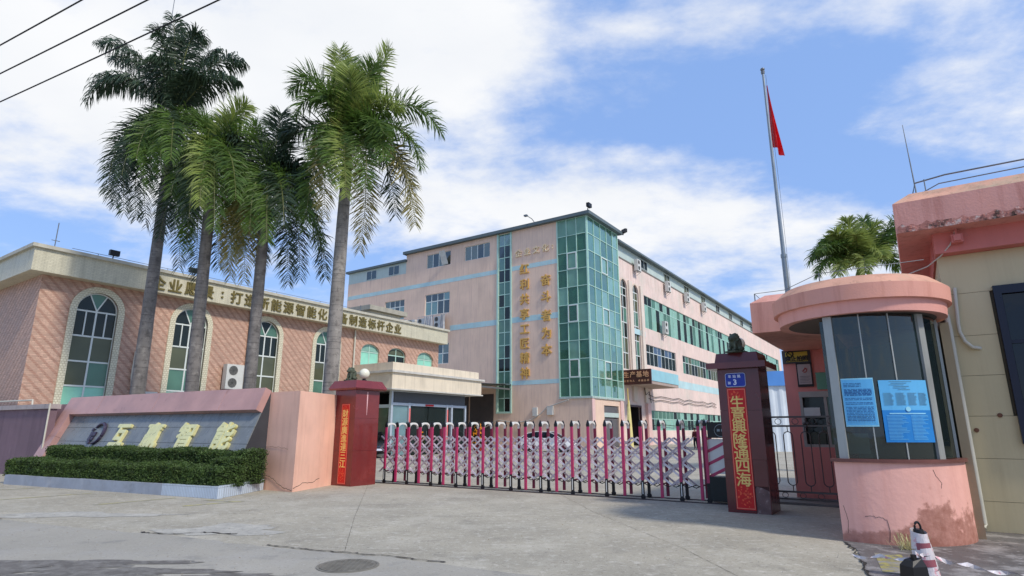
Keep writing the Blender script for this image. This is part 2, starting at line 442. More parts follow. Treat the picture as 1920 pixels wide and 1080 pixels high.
crack([(-3.4, 8.7), (-2.5, 8.3), (-1.6, 8.0), (-.8, 7.62)], .02, .012, 24)
crack([(-4.2, 18.0), (-3.4, 14), (-2.9, 11.5), (-2.2, 8.3)], .0035, .005, 25); crack([(1.2, 15.3), (1.6, 12), (2.3, 8.5), (2.6, 5.6)], .0035, .005, 26)
crack([(-10.4, 12.2), (-6.5, 12.0), (-2.9, 11.6), (1.7, 11.4), (4.2, 11.3)], .0035, .005, 27)
# wet patches on the road
def puddle(cx, cy, rx, ry, seed, z=.0095, mat=None, name='wet_patch'):
    r = random.Random(seed); n = 46; ph = [r.uniform(0, 6.28) for _ in range(5)]; mb = MB(); pts = []
    for i in range(n):
        a = 2 * math.pi * i / n; k = 1 + .22 * math.sin(3 * a + ph[0]) + .14 * math.sin(5 * a + ph[1]) + .10 * math.sin(9 * a + ph[2]) + .07 * math.sin(15 * a + ph[3])
        pts.append((cx + rx * k * math.cos(a), cy + ry * k * math.sin(a), z))
    mb.add(pts, [tuple(range(n))]); tag(mb.build(name, mat or m_wet), kind='structure')
puddle(-5.2, 7.55, 1.25, .22, 31); puddle(-4.5, 7.1, 1.1, .25, 32, .0105); puddle(-6.6, 7.0, 1.6, .5, 33, .0115); puddle(-3.0, 6.95, .5, .1, 34, .0098)
m_lightp = M('pale_patch', (178, 174, 162), .9, .12, 2, .3, blotch=[((160, 156, 146), 5, .4, .6, .9), ((110, 108, 100), 20, .56, .66, .6)])
puddle(-4.6, 10.0, .9, .55, 35, .004, m_lightp, 'pale_patch'); puddle(-8.2, 11.7, 1.6, .35, 36, .0045, m_lightp, 'pale_patch')
# worn yellow parking lines beside the planter
m_yl = M('worn_yellow_paint', (176, 168, 112), .9, .2, 6, .2, blotch=[((150, 147, 136), 4, .38, .62, 1.0)])
def strip(a, b, w, mat, name, z=.005):
    a, b = Vector(a + (z,)), Vector(b + (z,)); d = (b - a).normalized(); s = Vector((-d.y, d.x, 0)) * w / 2
    mb = MB(); mb.quad(tuple(a - s), tuple(b - s), tuple(b + s), tuple(a + s)); return tag(mb.build(name, mat), kind='structure')
strip((-15.2, 15.1), (-13.1, 16.95), .12, m_yl, 'parking_line'); strip((-11.9, 13.9), (-10.6, 15.6), .12, m_yl, 'parking_line')
strip((-8.9, 13.2), (-7.9, 14.55), .12, m_yl, 'parking_line'); strip((-6.9, 13.0), (-6.0, 13.9), .12, m_yl, 'parking_line'); strip((-7.0, 14.12), (-6.0, 13.75), .10, m_yl, 'parking_line', .0055)
strip((4.25, 7.0), (4.80, 8.08), .30, M('yellow_smear', (168, 158, 88), .8, .3, 5, .2, blotch=[((112, 108, 102), 6, .38, .56, 1.0), ((176, 172, 168), 3, .5, .66, .8)]), 'yellow_paint_patch', .014)
# manhole cover
mh = thing('manhole_cover', 'round cast iron manhole cover set into the road', 'manhole cover', (-1.92, 7.43, 0))
m_iron = M('cast_iron', (122, 118, 108), .6, .25, 9, .4, metal=.3)
b = MB(); b.lathe([(.36, .004), (.36, .013), (.345, .015), (.33, .013), (.33, .004)], n=40); b.build('rim', M('manhole_rim', (120, 116, 106), .8, .2, 6, .3), mh)
b = MB(); b.lathe([(.322, .005), (.322, .016), (.0, .017)], n=40)
for i in range(-5, 6):
    for j in range(-5, 6):
        if math.hypot(i, j) < 5.2: b.box(i * .055 - .02, i * .055 + .02, j * .055 - .008, j * .055 + .008, .016, .021)
b.build('lid', m_iron, mh)
# gravel and weeds at the foot of the booth
def scatter(name, n, fx, size, mat, label=None):
    mb = MB()
    for _ in range(n):
        x, y, z = fx(); s = size * random.uniform(.5, 1.3); a = random.uniform(0, 3)
        mb.add([(x + s * math.cos(a), y + s * math.sin(a), z), (x - s * .5, y + s * .6, z), (x - s * .4, y - s * .7, z), (x, y, z + s * .9)], [(0, 1, 3), (1, 2, 3), (2, 0, 3), (0, 2, 1)])
    return tag(mb.build(name, mat), label=label, kind='stuff', cat='gravel' if label is None else None)
scatter('gravel', 900, lambda: (random.uniform(-9, 6), random.uniform(5.5, 13.5), .008), .011, M('pebble', (150, 145, 134), .9, .3, 20), 'small loose pebbles scattered over the drive and road')['category'] = 'gravel'

m_dl = M('dead_leaf', (122, 96, 56), .8, .35, 9)
b = MB(); r = random.Random(77)
for _ in range(420):
    k_ = r.random(); x = -14.9 + 9.6 * k_; y = 18.0 - 3.9 * k_ - abs(r.gauss(0, .35)); 
    if r.random() < .3: x, y = r.uniform(-9, 5), r.uniform(7, 15)
    a = r.uniform(0, 6.28); w_ = r.uniform(.008, .022); b.add([(x - w_ * math.cos(a), y - w_ * math.sin(a), .010), (x + w_ * .4 * math.sin(a), y - w_ * .4 * math.cos(a), .014), (x + w_ * math.cos(a), y + w_ * math.sin(a), .018), (x - w_ * .4 * math.sin(a), y + w_ * .4 * math.cos(a), .012)], [(0, 1, 2, 3)])
tag(b.build('fallen_leaves', m_dl), 'small dead leaves lying on the concrete, thickest along the planter', 'leaves', kind='stuff')
# ================================================================== left office building with arched windows
LB = thing('office_building', 'low office block clad in red diagonal tiles with tall arched windows and cream roof band', 'building', (-20.01, 23.71, 0), ROT)
m_tileL = M('red_tile_wall', (214, 176, 152), .6, .18, 1.2, .2, 50, streak=.3, streak_rgb=(150, 116, 100), brick=(.24, .065, .012, (180, 146, 128), .30), diag=(.40, (182, 136, 114), 1.0))
m_tileC = M('cream_tile', (214, 208, 182), .5, .07, 1.0, .2, 50, streak=.42, streak_rgb=(96, 92, 76), brick=(.20, .06, .007, (178, 172, 150), .10))
m_tileS = M('cream_surround_tile', (222, 216, 190), .5, .06, 1.0, .2, 50, brick=(.12, .10, .010, (176, 166, 136), .10))
X0, X1, HT = .3, 25.55, 8.0
wins = [(1.72 + i * 4.2, 3.36 + i * 4.2) for i in range(4)]
sm = [(17.9, 19.5), (20.32, 22.02), (23.25, 24.92)]
ops = [(a, b_, .6, 7.56, .82) for a, b_ in wins] + [(a, b_, 5.25, 7.16, .5) for a, b_ in sm]
b = MB(); wall(b, X0, X1, 0, HT, ops, 0, .22)
b.quad((X0, 0, 0), (X0, 14, 0), (X0, 14, HT), (X0, 0, HT)); b.quad((X1, 0, 0), (X1, 14, 0), (X1, 14, HT), (X1, 0, HT)); b.quad((X0, 14, 0), (X1, 14, 0), (X1, 14, HT), (X0, 14, HT))
b.build('wall', m_tileL, LB)
# rooms behind the glass
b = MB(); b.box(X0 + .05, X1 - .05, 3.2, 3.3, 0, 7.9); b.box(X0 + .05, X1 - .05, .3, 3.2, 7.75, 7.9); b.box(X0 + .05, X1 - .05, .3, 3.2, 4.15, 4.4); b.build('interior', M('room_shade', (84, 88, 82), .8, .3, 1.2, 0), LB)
each('blind', M('blind_cloth', (170, 190, 175), .8, .15, 4, .1), LB, [(a + .1, b_ - .1, .34, .36, 2.2 if b_ < 17 else 5.3, 3.5 if b_ < 17 else 6.8) for (a, b_) in wins + sm])
# parapet band, coping, fascia letters
b = MB()
b.box(X0 - .6, X1 + .35, -.6, -.35, 7.95, 8.92); b.box(X0 - .6, X0 - .35, -.35, 14.3, 7.95, 8.92); b.box(X1 + .10, X1 + .35, -.35, 14.3, 7.95, 8.92)
b.box(X0 - .35, X1 + .10, -.35, .02, 7.96, 8.06); b.box(X0 - .35, .02 + X0, .02, 14.3, 7.96, 8.06)
b.build('parapet', m_tileC, LB)
b = MB(); b.box(X0 - .72, X1 + .47, -.72, -.25, 8.92, 9.07); b.box(X0 - .72, X0 - .25, -.25, 14.4, 8.92, 9.07); b.box(X1 - .05, X1 + .47, -.25, 14.4, 8.92, 9.07)
b.build('coping', M('coping_stone', (188, 184, 168), .8, .12, 2, .3, streak=.3), LB)
b = MB(); b.box(X0 - .3, X1 + .1, -.3, 14, 8.2, 8.3); b.build('roof', M('roof_screed', (120, 118, 110), .9), LB)
m_dkgold = M('weathered_brass_letter', (112, 100, 52), .45, .3, 4, .2, metal=.2)
line = '企业愿景:打造新能源智能化装备制造标杆企业'
for i, ch in enumerate(line):
    x = 4.62 + (20.53 - 4.62) * (i / (len(line) - 1))
    text(ch, .70, m_dkgold, LB, (x, -.63, 8.40), (R(90), 0, 0), .025, .018)
def lbpane(i, j):
    return [m_glassm, m_glassm, m_glassmint, m_glassg if random.random() < .5 else m_glasso, m_glasso, m_glassd][min(j, 5)]
def archwin(a, b_, z0, z1, rise, zs, y=.14, kind='tall'):
    sur = MB()
    if kind == 'tall':
        ow = .26; outer = archpts(a - ow, b_ + ow, z1 + ow, rise + ow); inner = archpts(a, b_, z1, rise)
        sur.loft([[(p[0], -.05, p[1]) for p in [(a - ow, z0)] + outer + [(b_ + ow, z0)]], [(p[0], -.05, p[1]) for p in [(a, z0)] + inner + [(b_, z0)]]], cap=False, closed=False)
        sur.loft([[(p[0], -.05, p[1]) for p in [(a - ow, z0)] + outer + [(b_ + ow, z0)]], [(p[0], .002, p[1]) for p in [(a - ow, z0)] + outer + [(b_ + ow, z0)]]], cap=False, closed=False)
        sur.loft([[(p[0], -.05, p[1]) for p in [(a, z0)] + inner + [(b_, z0)]], [(p[0], .12, p[1]) for p in [(a, z0)] + inner + [(b_, z0)]]], cap=False, closed=False)
        sur.build('window_surround', m_tileS, LB)
    zs_ = z1 - rise; c = (a + b_) / 2
    fr = MB()
    for x in (a, c, b_): fr.box(max(a, x - .035), min(b_, x + .035), y - .03, y + .03, z0, zs_)
    for z in zs: fr.box(a, b_, y - .034, y + .034, z - .035, z + .035)
    pts = archpts(a, b_, z1, rise); pin = archpts(a + .06, b_ - .06, z1 - .06, rise - .06)
    fr.loft([[(p[0], y - .03, p[1]) for p in pts], [(p[0], y - .03, p[1]) for p in pin]], cap=False, closed=False)
    if kind == 'tall':
        for k in (5, 9): fr.bar((c, y, zs_), (pts[k][0], y, pts[k][1]), .05)
        k0 = len(zs) - 2   # opened sash in the top row
        fr.box(c - .42, c - .37, y - .05, y, zs[-2], zs_); fr.box(c + .38, c + .43, y - .05, y, zs[-2], zs_)
    else: fr.box(c - .03, c + .03, y - .03, y + .03, zs_, z1 - .02)
    w = fr.build('window', m_white if kind == 'tall' else M('mint_frame', (176, 205, 190), .4, .05), LB)
    for j in range(len(zs) - 1):
        for (p, q) in ((a, c), (c, b_)):
            m = lbpane(0, j) if kind == 'tall' else random.choice([m_glassmint, m_glassm]) if a != sm[1][0] else m_glassd
            pb = MB(); pb.box(p + .03, q - .03, y - .006, y + .006, zs[j] + .03, zs[j + 1] - .03); pb.build('pane', m, w)
    segs = [(0, 5), (5, 9), (9, 14)] if kind == 'tall' else [(0, 7), (7, 14)]
    for s0, s1 in segs:
        poly = [(c, zs_ + .03)] + pts[s0:s1 + 1]; pb = MB(); n = len(poly)
        pb.add([(p[0], y - .005, p[1]) for p in poly] + [(p[0], y + .005, p[1]) for p in poly], [tuple(range(n))[::-1], tuple(range(n, 2 * n))])
        pb.build('pane', (m_glassg if random.random() < .6 else m_glassd) if kind == 'tall' else (m_glassm if a != sm[1][0] else m_glasso), w)
for a, b_ in wins: archwin(a, b_, .6, 7.56, .82, [.6, 1.6, 2.4, 3.41, 4.47, 5.58, 6.70])
for a, b_ in sm:
    archwin(a, b_, 5.25, 7.16, .5, [5.25, 6.62], kind='small')
    b = MB(); o_ = [(p[0], -.03, p[1]) for p in archpts(a - .1, b_ + .1, 7.26, .58)]; i_ = [(p[0], -.03, p[1]) for p in archpts(a, b_, 7.16, .5)]
    b.loft([o_, i_], cap=False, closed=False); b.loft([o_, [(p[0], .003, p[2]) for p in o_]], cap=False, closed=False); b.build('window_surround', m_tileL, LB)
# drain pipes, floodlights, lightning rods on the roof band
for x in (9.85, 4.5, 17.25):
    b = MB(); b.tube([(x, -.09, 0), (x, -.09, 7.9)], .055); smooth(b).build('drain_pipe', m_pipe, LB)
def flood(parent, loc, rz=0, s=1.0, name='floodlight'):
    b = MB(); b.bar((0, 0, 0), (0, -.05, .22), .04); b.box(-.2, .2, -.2, -.02, .18, .42)
    o = b.build(name, m_black, parent, loc, (0, 0, rz)); o.scale = (s, s, s); return o
for x in (2.6, 6.2): flood(LB, (x, -.45, 9.07))
b = MB(); b.tube([(.4, -.4, 9.07), (.4, -.4, 10.2)], .02); b.tube([(.25, -.4, 9.4), (.55, -.4, 9.4)], .015); b.build('lightning_rod', m_steel, LB)
b = MB(); b.tube([(16.5 + k * .01, -.5, 9.3) for k in (0, 1)], .01); b.bar((17.2, -.5, 9.07), (17.2, -.5, 9.5), .04)
for x in range(2, 25, 3): b.bar((x, -.5, 9.07), (x, -.5, 9.2), .02)
b.tube([(1, -.5, 9.2), (24.5, -.5, 9.2)], .012); b.build('lightning_wire', m_steel, LB)
# rooftop hut
b = MB(); b.box(21.6, 24.7, 3.4, 7.2, 8.3, 10.35); b.build('roof_room', m_cream, LB); b = MB(); b.box(21.15, 25.1, 3.0, 7.6, 10.35, 10.7); b.build('roof_slab', M('slab_edge', (170, 165, 150), .8, .15, 2, streak=.3), LB)
# air conditioners hung on the tiled wall (each a thing of its own)
def acunit(label, M_parent_loc, rz, w=.95, h=1.28, d=.36, fans=2, group=None):
    t = thing('air_conditioner', label, 'air conditioner', M_parent_loc, rz, group)
    b = MB(); b.box(-w / 2, w / 2, -d, 0, 0, h); b.build('housing', m_ac, t)
    for k in range(fans):
        cz = h * (k + .5) / fans; r = min(h / fans, w * .62) * .40; cx = -w * .12
        b = MB()
        for rr in (r, r * .75, r * .5, r * .25): b.tube([(cx + rr * math.cos(a * math.pi / 10), -d - .012, cz + rr * math.sin(a * math.pi / 10)) for a in range(21)], .008, 4, False)
        for a in range(8): b.bar((cx, -d - .012, cz), (cx + r * math.cos(a * math.pi / 4), -d - .012, cz + r * math.sin(a * math.pi / 4)), .008)
        b.build('fan_grille', M('grille_grey', (70, 72, 72), .6), t)
        b = MB(); b.lathe([(r * .98, 0), (r * .98, .004)], n=18); f = b.build('fan', M('fan_shadow', (110, 110, 106), .7), t, (cx, -d - .002, cz), (R(90), 0, 0))
    b = MB()
    for x in (-w * .35, w * .35): b.bar((x, .1, -.03), (x, -d - .05, -.03), .04); b.bar((x, .1, -.4), (x, -d, -.05), .03)
    b.build('bracket', m_steel, t)
    return t
def lw(p, org=(-20.01, 23.71)):
    a = R(ROT); return (org[0] + p[0] * math.cos(a) - p[1] * math.sin(a), org[1] + p[0] * math.sin(a) + p[1] * math.cos(a), p[2])
acunit('white two-fan air conditioner on the red tiled wall, upper of the pair behind the palms', lw((9.05, -.14, 3.62)), ROT)
acunit('white air conditioner partly hidden by the sign wall, just below the two-fan one', lw((9.25, -.14, 2.25)), ROT)
acunit('white air conditioner low on the tiled wall behind the leftmost palm trunk', lw((4.85, -.14, 2.0)), ROT)
b = MB(); b.tube([lw((4.3, -.1, 5.1)), lw((4.28, -.1, 4.0)), lw((4.35, -.1, 3.4)), lw((4.7, -.12, 3.1))], .04); tag(smooth(b).build('refrigerant_pipe', m_pipe), 'white bent air conditioner pipe running down the tiled wall right of the first arched window', 'pipe')

# ================================================================== entrance porch of the office
PB = thing('entrance_porch', 'single storey cream porch with white framed glass doors in front of the office block', 'building', lw((17.9, -3, 0)), ROT)
m_porch = M('porch_cream', (222, 208, 184), .65, .08, 1.2, .2, streak=.35, streak_rgb=(110, 100, 84))
WX = 7.4
b = MB(); b.box(-.75, 8.15, -.78, 3.0, 4.02, 4.98); b.build('fascia', m_porch, PB)
b = MB(); b.box(-.62, -.42, -.65, 2.98, 5.12, 5.62); b.box(-.42, 8.0, -.65, -.45, 5.12, 5.62); b.box(7.8, 8.0, -.45, 2.98, 5.12, 5.62); b.build('parapet', m_porch, PB)
b = MB(); b.box(-.9, 8.4, -.92, 3.0, 4.98, 5.12); b.box(-.84, 8.26, -.86, 3.0, 3.94, 4.02); b.build('coping', M('porch_edge', (200, 196, 186), .6, .08, 2, streak=.3), PB)
m_alu = M('aluminium_frame', (188, 196, 204), .35, .06, 4, 0, metal=.3)
b = MB(); b.box(.3, WX - .1, .05, .25, 3.22, 3.9)
for k in range(7): b.box(.3, WX - .1, .03, .05, 3.26 + k * .09, 3.30 + k * .09)
b.build('shutter_box', M('shutter_grey', (84, 88, 94), .5, .1, 3, 0), PB)
b = MB()
for x in (0, 1.55, 5.25, 5.75, WX - .16): b.box(x, x + .16, -.02, .18, 0, 3.94 if x in (0,) else 3.24)
b.box(.16, WX - .16, -.01, .17, 3.06, 3.22); b.box(0, .16, .18, 2.98, 2.9, 3.1); b.box(0, .16, 2.8, 2.98, 0, 3.94); b.box(0, .1, .18, 2.98, .0, .5)
b.box(WX - .16, WX, .18, 2.98, 0, 3.94); b.box(.16, WX - .16, 0, .2, 3.9, 3.94)
b.build('door_frame', m_alu, PB)
for nm, x0, x1, m in (('side_pane', .18, 1.53, glassmat('glass_pale', (190, 220, 225), .5, .05, (150, 180, 185))), ('door', 1.73, 3.44, m_glassd), ('door', 3.5, 5.23, m_glassd), ('side_pane', 5.93, WX - .18, m_glassd)):
    b = MB(); b.box(x0, x1, .07, .09, .05, 3.05); p = b.build(nm, m, PB)
    if nm == 'door':
        b = MB(); b.bar((x1 - .12 if x0 < 2 else x0 + .12, .03, .9), (x1 - .12 if x0 < 2 else x0 + .12, .03, 1.5), .035); b.build('handle', m_steel, p)
for z in range(16):
    b = MB(); b.box(.2, 1.5, .11, .13, .5 + z * .16, .5 + z * .16 + .09); b.build('blind_slat', M('blind_slat', (196, 220, 220), .6), PB)
b = MB(); b.box(.06, .1, .3, 2.7, .5, 2.9); b.build('side_pane', m_glasso, PB)
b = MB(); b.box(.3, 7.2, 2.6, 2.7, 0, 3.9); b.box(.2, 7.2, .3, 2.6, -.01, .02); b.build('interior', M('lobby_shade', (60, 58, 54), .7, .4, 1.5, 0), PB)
b = MB(); b.box(3.1, 3.9, -.04, -.02, 3.08, 3.2); b.build('bow', M('red_paper', (176, 30, 34), .6), PB)
for x in (1.56, 5.26):
    b = MB(); b.box(x + .02, x + .14, -.035, -.022, .9, 2.9); b.build('couplet_strip', M('faded_pink_paper', (222, 120, 118), .7, .15, 5), PB)

# ================================================================== main factory building
MBg = thing('factory_building', 'five storey pink factory block with green glass corner tower and blue stripes', 'building', (7.05, 52.52, 0), ROT)
m_wallL = M('pink_render', (230, 200, 176), .8, .09, .5, .15, 40, streak=.55, streak_rgb=(178, 146, 138), blotch=[((240, 208, 186), .22, .45, .7, .5)])
m_wallR = M('pink_render_weathered', (230, 206, 194), .8, .08, .4, .15, 40, streak=.85, streak_rgb=(176, 146, 132), blotch=[((188, 192, 176), .3, .5, .72, .5)])
m_blue = M('blue_stripe_paint', (180, 212, 214), .75, .1, .8, .1, streak=.6, streak_rgb=(206, 190, 178))
m_tgreen = M('green_tower_frame', (178, 212, 196), .4, .08, 3, 0)
m_attic = M('attic_panel', (186, 200, 192), .55, .06, .8, .1, streak=.3, streak_rgb=(140, 150, 144))
m_roofe = M('roof_edge_metal', (92, 104, 106), .5, .12, 1, .1)
LEN, DEP, HR = 95.0, 33.3, 21.4
fy = lambda a, d, z: (d, a, z)       # left face: a runs back along the A axis
def barf(mb, f, a0, a1, d0, d1, c0, c1):
    p = [f(a, d, c) for c in (c0, c1) for d in (d0, d1) for a in (a0, a1)]
    mb.add(p, [(0, 2, 3, 1), (4, 5, 7, 6), (0, 1, 5, 4), (2, 6, 7, 3), (0, 4, 6, 2), (1, 3, 7, 5)])
# left (end) face
opsL = [(16.7, 20.2, 19.25, 20.85), (11.35, 14.7, 19.25, 20.85), (16.7, 20.25, 13.85, 16.2), (23.45, 26.6, 13.85, 16.15), (16.65, 20.2, 8.4, 10.6), (8.73, 10.2, 3.25, 21.35), (23.45, 26.45, 8.4, 10.6), (27, 30.5, 8.4, 10.6), (25, 29, .0, 4.2)]
b = MB(); wall(b, 3.25, 23.4, 0, HR, [o for o in opsL if o[1] < 23], 0, .3, fy); wall(b, 23.4, DEP, 0, 19.2, [o for o in opsL if o[0] > 22.8 and o[3] < 19.2 and o[0] >= 23.4], 0, .3, fy)
b.build('end_wall', m_wallL, MBg)
b = MB(); barf(b, fy, 23.4, DEP, .02, .4, 19.2, 20.6); b.build('attic_band', m_attic, MBg)
b = MB()
for (z0, z1) in ((17.2, 17.65), (11.85, 12.4), (5.75, 6.15)):
    segs = [(3.27, 8.6), (10.35, 33.2)] if z0 > 10 else [(3.27, 8.6)]
    for a0, a1 in segs:
        if z0 == 11.85: a1 = min(a1, 16.5)
        each('blue_stripe', m_blue, MBg, [(a0, a1, -.012, -.002, z0, z1)], fy)
# long side wall
RY = .4
bandA = [(14.6 + i * 2.5, 14.6 + i * 2.5 + 2.5) for i in range(31)]
opsR = [(8.07, 9.78, 7.6, 17.1, .85), (11.25, 12.92, 7.6, 17.1, .85), (14.6, 92.1, 12.7, 16.45), (14.5, 24.2, 8.55, 10.85), (26.8, 91.8, 8.55, 10.85), (14.8, 47.3, 1.5, 3.65), (50, 90, 1.5, 3.65), (8.5, 12.2, 0, 4.05)]
b = MB(); wall(b, 6.9, LEN, 0, 19.35, opsR, RY, .3)
b.quad((LEN, RY, 0), (LEN, DEP, 0), (LEN, DEP, 19.35), (LEN, RY, 19.35)); b.quad((0, DEP, 0), (LEN, DEP, 0), (LEN, DEP, 19.35), (0, DEP, 19.35))
b.quad((6.9, 0, 0), (6.9, RY, 0), (6.9, RY, HR), (6.9, 0, HR))
b.build('side_wall', m_wallR, MBg)
b = MB(); b.box(7.3, LEN, RY + .05, RY + .4, 19.35, 20.75)
b.build('attic_band', m_attic, MBg)
b = MB(); b.box(7.2, LEN, RY - .06, RY + .2, 19.27, 19.40); b.build('ledge', M('ledge_grey', (120, 116, 108), .8, .15, 2), MBg)
b = MB(); b.box(7.0, LEN + .4, RY - .55, RY + .3, 20.75, 20.95); barf(b, fy, 23.3, DEP + .3, -.3, .3, 20.6, 20.85); b.build('roof_edge', m_roofe, MBg)
b = MB(); b.box(7, LEN, RY + .2, DEP, 20.7, 20.74); b.box(.3, 7, .3, 23, 21.3, 21.36); b.box(6.9, 23, 1, 23, 20.9, 21.3); b.build('roof', M('roof_dark', (90, 92, 92), .9), MBg)
b = MB(); b.box(-.45, 7.35, -.5, .0, 21.40, 21.72); b.box(-.45, .3, 0, 23.6, 21.40, 21.72); b.box(.3, 7.35, 0, .3, 21.42, 21.66); b.build('roof_edge', m_roofe, MBg)
b = MB(); b.box(.3, 7.3, 23.1, 23.4, 19.2, 21.4); b.box(7.0, 7.3, .3, 23.1, 20.7, 21.4); b.build('roof_wall', m_wallL, MBg)
# blue stripes on the side wall
b = MB()
for z0, z1, s0, s1 in ((11.6, 12.2, 10.0, 14.5), (6.6, 7.5, 15.7, 44)):
    each('blue_stripe', m_blue, MBg, [(s0, s1, RY - .012, RY - .002, z0, z1)])
# rooms: floors and dark cores behind the glass
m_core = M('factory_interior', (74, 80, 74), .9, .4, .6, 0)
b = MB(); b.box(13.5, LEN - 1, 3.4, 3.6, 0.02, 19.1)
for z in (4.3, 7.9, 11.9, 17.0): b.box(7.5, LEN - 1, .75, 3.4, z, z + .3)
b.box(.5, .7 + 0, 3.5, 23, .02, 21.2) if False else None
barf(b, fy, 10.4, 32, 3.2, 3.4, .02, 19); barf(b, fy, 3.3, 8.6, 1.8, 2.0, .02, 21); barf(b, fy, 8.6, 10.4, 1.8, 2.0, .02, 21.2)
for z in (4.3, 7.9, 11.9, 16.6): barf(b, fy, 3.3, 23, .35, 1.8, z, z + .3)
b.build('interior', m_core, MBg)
def mixpane(*ms): return lambda i, j: random.choice(ms)
gl1 = mixpane(m_glassd, m_glassd, m_glassg, m_glasso)
for o in opsL[:5]:
    facade_window(MBg, o[0], o[1], o[2], o[3], 4, 1 if o[2] > 19 else 2, .12, gl1 if o[2] < 19 else mixpane(m_glassd, m_glasso), fy, .13, transom=None if o[2] > 19 or o[2] < 9 else [o[2], o[2] + 1.5, o[3]])
b = MB(); b.quad(fy(17, -.02, 19.35), fy(17.9, -.02, 19.35), fy(17.75, -.75, 20.7), fy(16.95, -.75, 20.7)); b.build('open_sash', M('sash_paper', (206, 208, 202), .5), MBg)
for v0 in (28.3, 24.5): facade_window(MBg, v0, v0 + 1.75, 19.3, 20.4, 2, 1, 0, mixpane(m_glassd), fy, .08)
# narrow green window strip
strip_z = [3.25 + k * (21.35 - 3.25) / 14 for k in range(15)]
facade_window(MBg, 8.73, 10.2, 3.25, 21.35, 2, 14, .06, mixpane(m_glassg, m_glassg, m_glassd), fy, .10, m_tgreen, strip_z)
b = MB(); barf(b, fy, 8.55, 8.73, -.08, .1, 3.1, 21.39); barf(b, fy, 10.2, 10.38, -.08, .1, 3.1, 21.39); barf(b, fy, 8.73, 10.2, -.08, .1, 3.1, 3.25); b.build('strip_frame', m_tgreen, MBg)
# corner glass tower
TZ0, TZ1, NR = 4.47, 21.40, 10
tz = [TZ0 + (TZ1 - TZ0) * k / NR for k in range(NR + 1)]
colL = [0.04, 1.1, 2.17, 3.2]; colR = [0.04, 1.4, 2.8, 4.2, 5.6, 6.88]
fx = lambda a, d, z: (a, d, z)
m_tg = [glassmat('glass_tower_a', (165, 208, 190), .55, .05, (112, 166, 142), .05, .3), glassmat('glass_tower_b', (155, 200, 182), .42, .08, (146, 192, 170), .06, .34), glassmat('glass_tower_c', (172, 214, 196), .65, .04, (94, 146, 122), .05, .28)]
for f, cols in ((fy, colL), (fx, colR)):
    n = len(cols) - 1
    for i in range(n):
        for j in range(NR):
            pb = MB(); q4 = [random.uniform(-.012, .012) for _ in range(4)]
            cr_ = [(cols[i] + .02, tz[j] + .02), (cols[i + 1] - .02, tz[j] + .02), (cols[i + 1] - .02, tz[j + 1] - .02), (cols[i] + .02, tz[j + 1] - .02)]
            pb.loft([[f(a_, q_, c_) for (a_, c_), q_ in zip(cr_, q4)], [f(a_, q_ + .012, c_) for (a_, c_), q_ in zip(cr_, q4)]]); pb.build('glass_pane', random.choice(m_tg), MBg)
    for i, a in enumerate(cols):
        pb = MB(); w = .07 if 0 < i < n else .12
        barf(pb, f, a - (w / 2 if i else .04), a + w / 2, -.06, .06, TZ0, TZ1); pb.build('mullion', m_tgreen, MBg)
    for j, z in enumerate(tz):
        pb = MB(); barf(pb, f, .1, cols[-1] - .05, -.05, .055, z - .03, z + .03); pb.build('transom', m_tgreen, MBg)
    mid = 1 if n == 3 else 2
    for j in ((1, 4, 7) if n == 3 else (1, 4, 7)):
        pb = MB(); a0, a1, c0, c1 = cols[mid] + .03, cols[mid + 1] - .03, tz[j] + .03, tz[j + 1] - .03
        for q in ((a0, a0 + .09, c0, c1), (a1 - .09, a1, c0, c1), (a0 + .09, a1 - .09, c0, c0 + .09), (a0 + .09, a1 - .09, c1 - .09, c1)): barf(pb, f, q[0], q[1], -.09, -.062, q[2], q[3])
        pb.build('opening_sash', m_white, MBg)
# tower stair core, floors and curtains
b = MB(); b.box(1.9, 6.7, 2.0, 3.1, 0.02, 21.2)
for z in (4.5, 8.2, 12.4, 16.6, 21.0): b.box(.15, 6.7, .15, 2.0, z, z + .28)
for k, z in enumerate((6.2, 10.2, 14.4, 18.6)): b.add([(2.2, .5, z - 1.4), (5.8, .5, z + .6), (5.8, 1.6, z + .6), (2.2, 1.6, z - 1.4), (2.2, .5, z - 1.2), (5.8, .5, z + .8), (5.8, 1.6, z + .8), (2.2, 1.6, z - 1.2)], [(0, 1, 2, 3), (4, 5, 6, 7), (0, 1, 5, 4), (2, 3, 7, 6)])
b.build('stair_core', M('tower_inside', (150, 165, 155), .8, .15, .8, 0), MBg)
b = MB()
for k in range(26):
    z = random.choice([4.9, 8.6, 12.8, 17.0]); s = random.choice([0, 1]); a = random.uniform(.3, 2.6 if s == 0 else 6); w = random.uniform(.4, .9); h = random.uniform(1.6, 3.4)
    each('curtain', M('pale_curtain', (190, 205, 195), .9, .15, 3, .2), MBg, [(a, a + w, .18 + k * .006, .183 + k * .006, z, z + h)], fy if s == 0 else fx)
b = MB(); barf(b, fy, -.1, 3.3, -.12, .3, 4.30, 4.46); b.box(.3, 6.95, -.12, .3, 4.30, 4.46); b.build('tower_ledge', M('ledge_pale', (176, 190, 182), .6, .15, 3, .3, streak=.4), MBg)
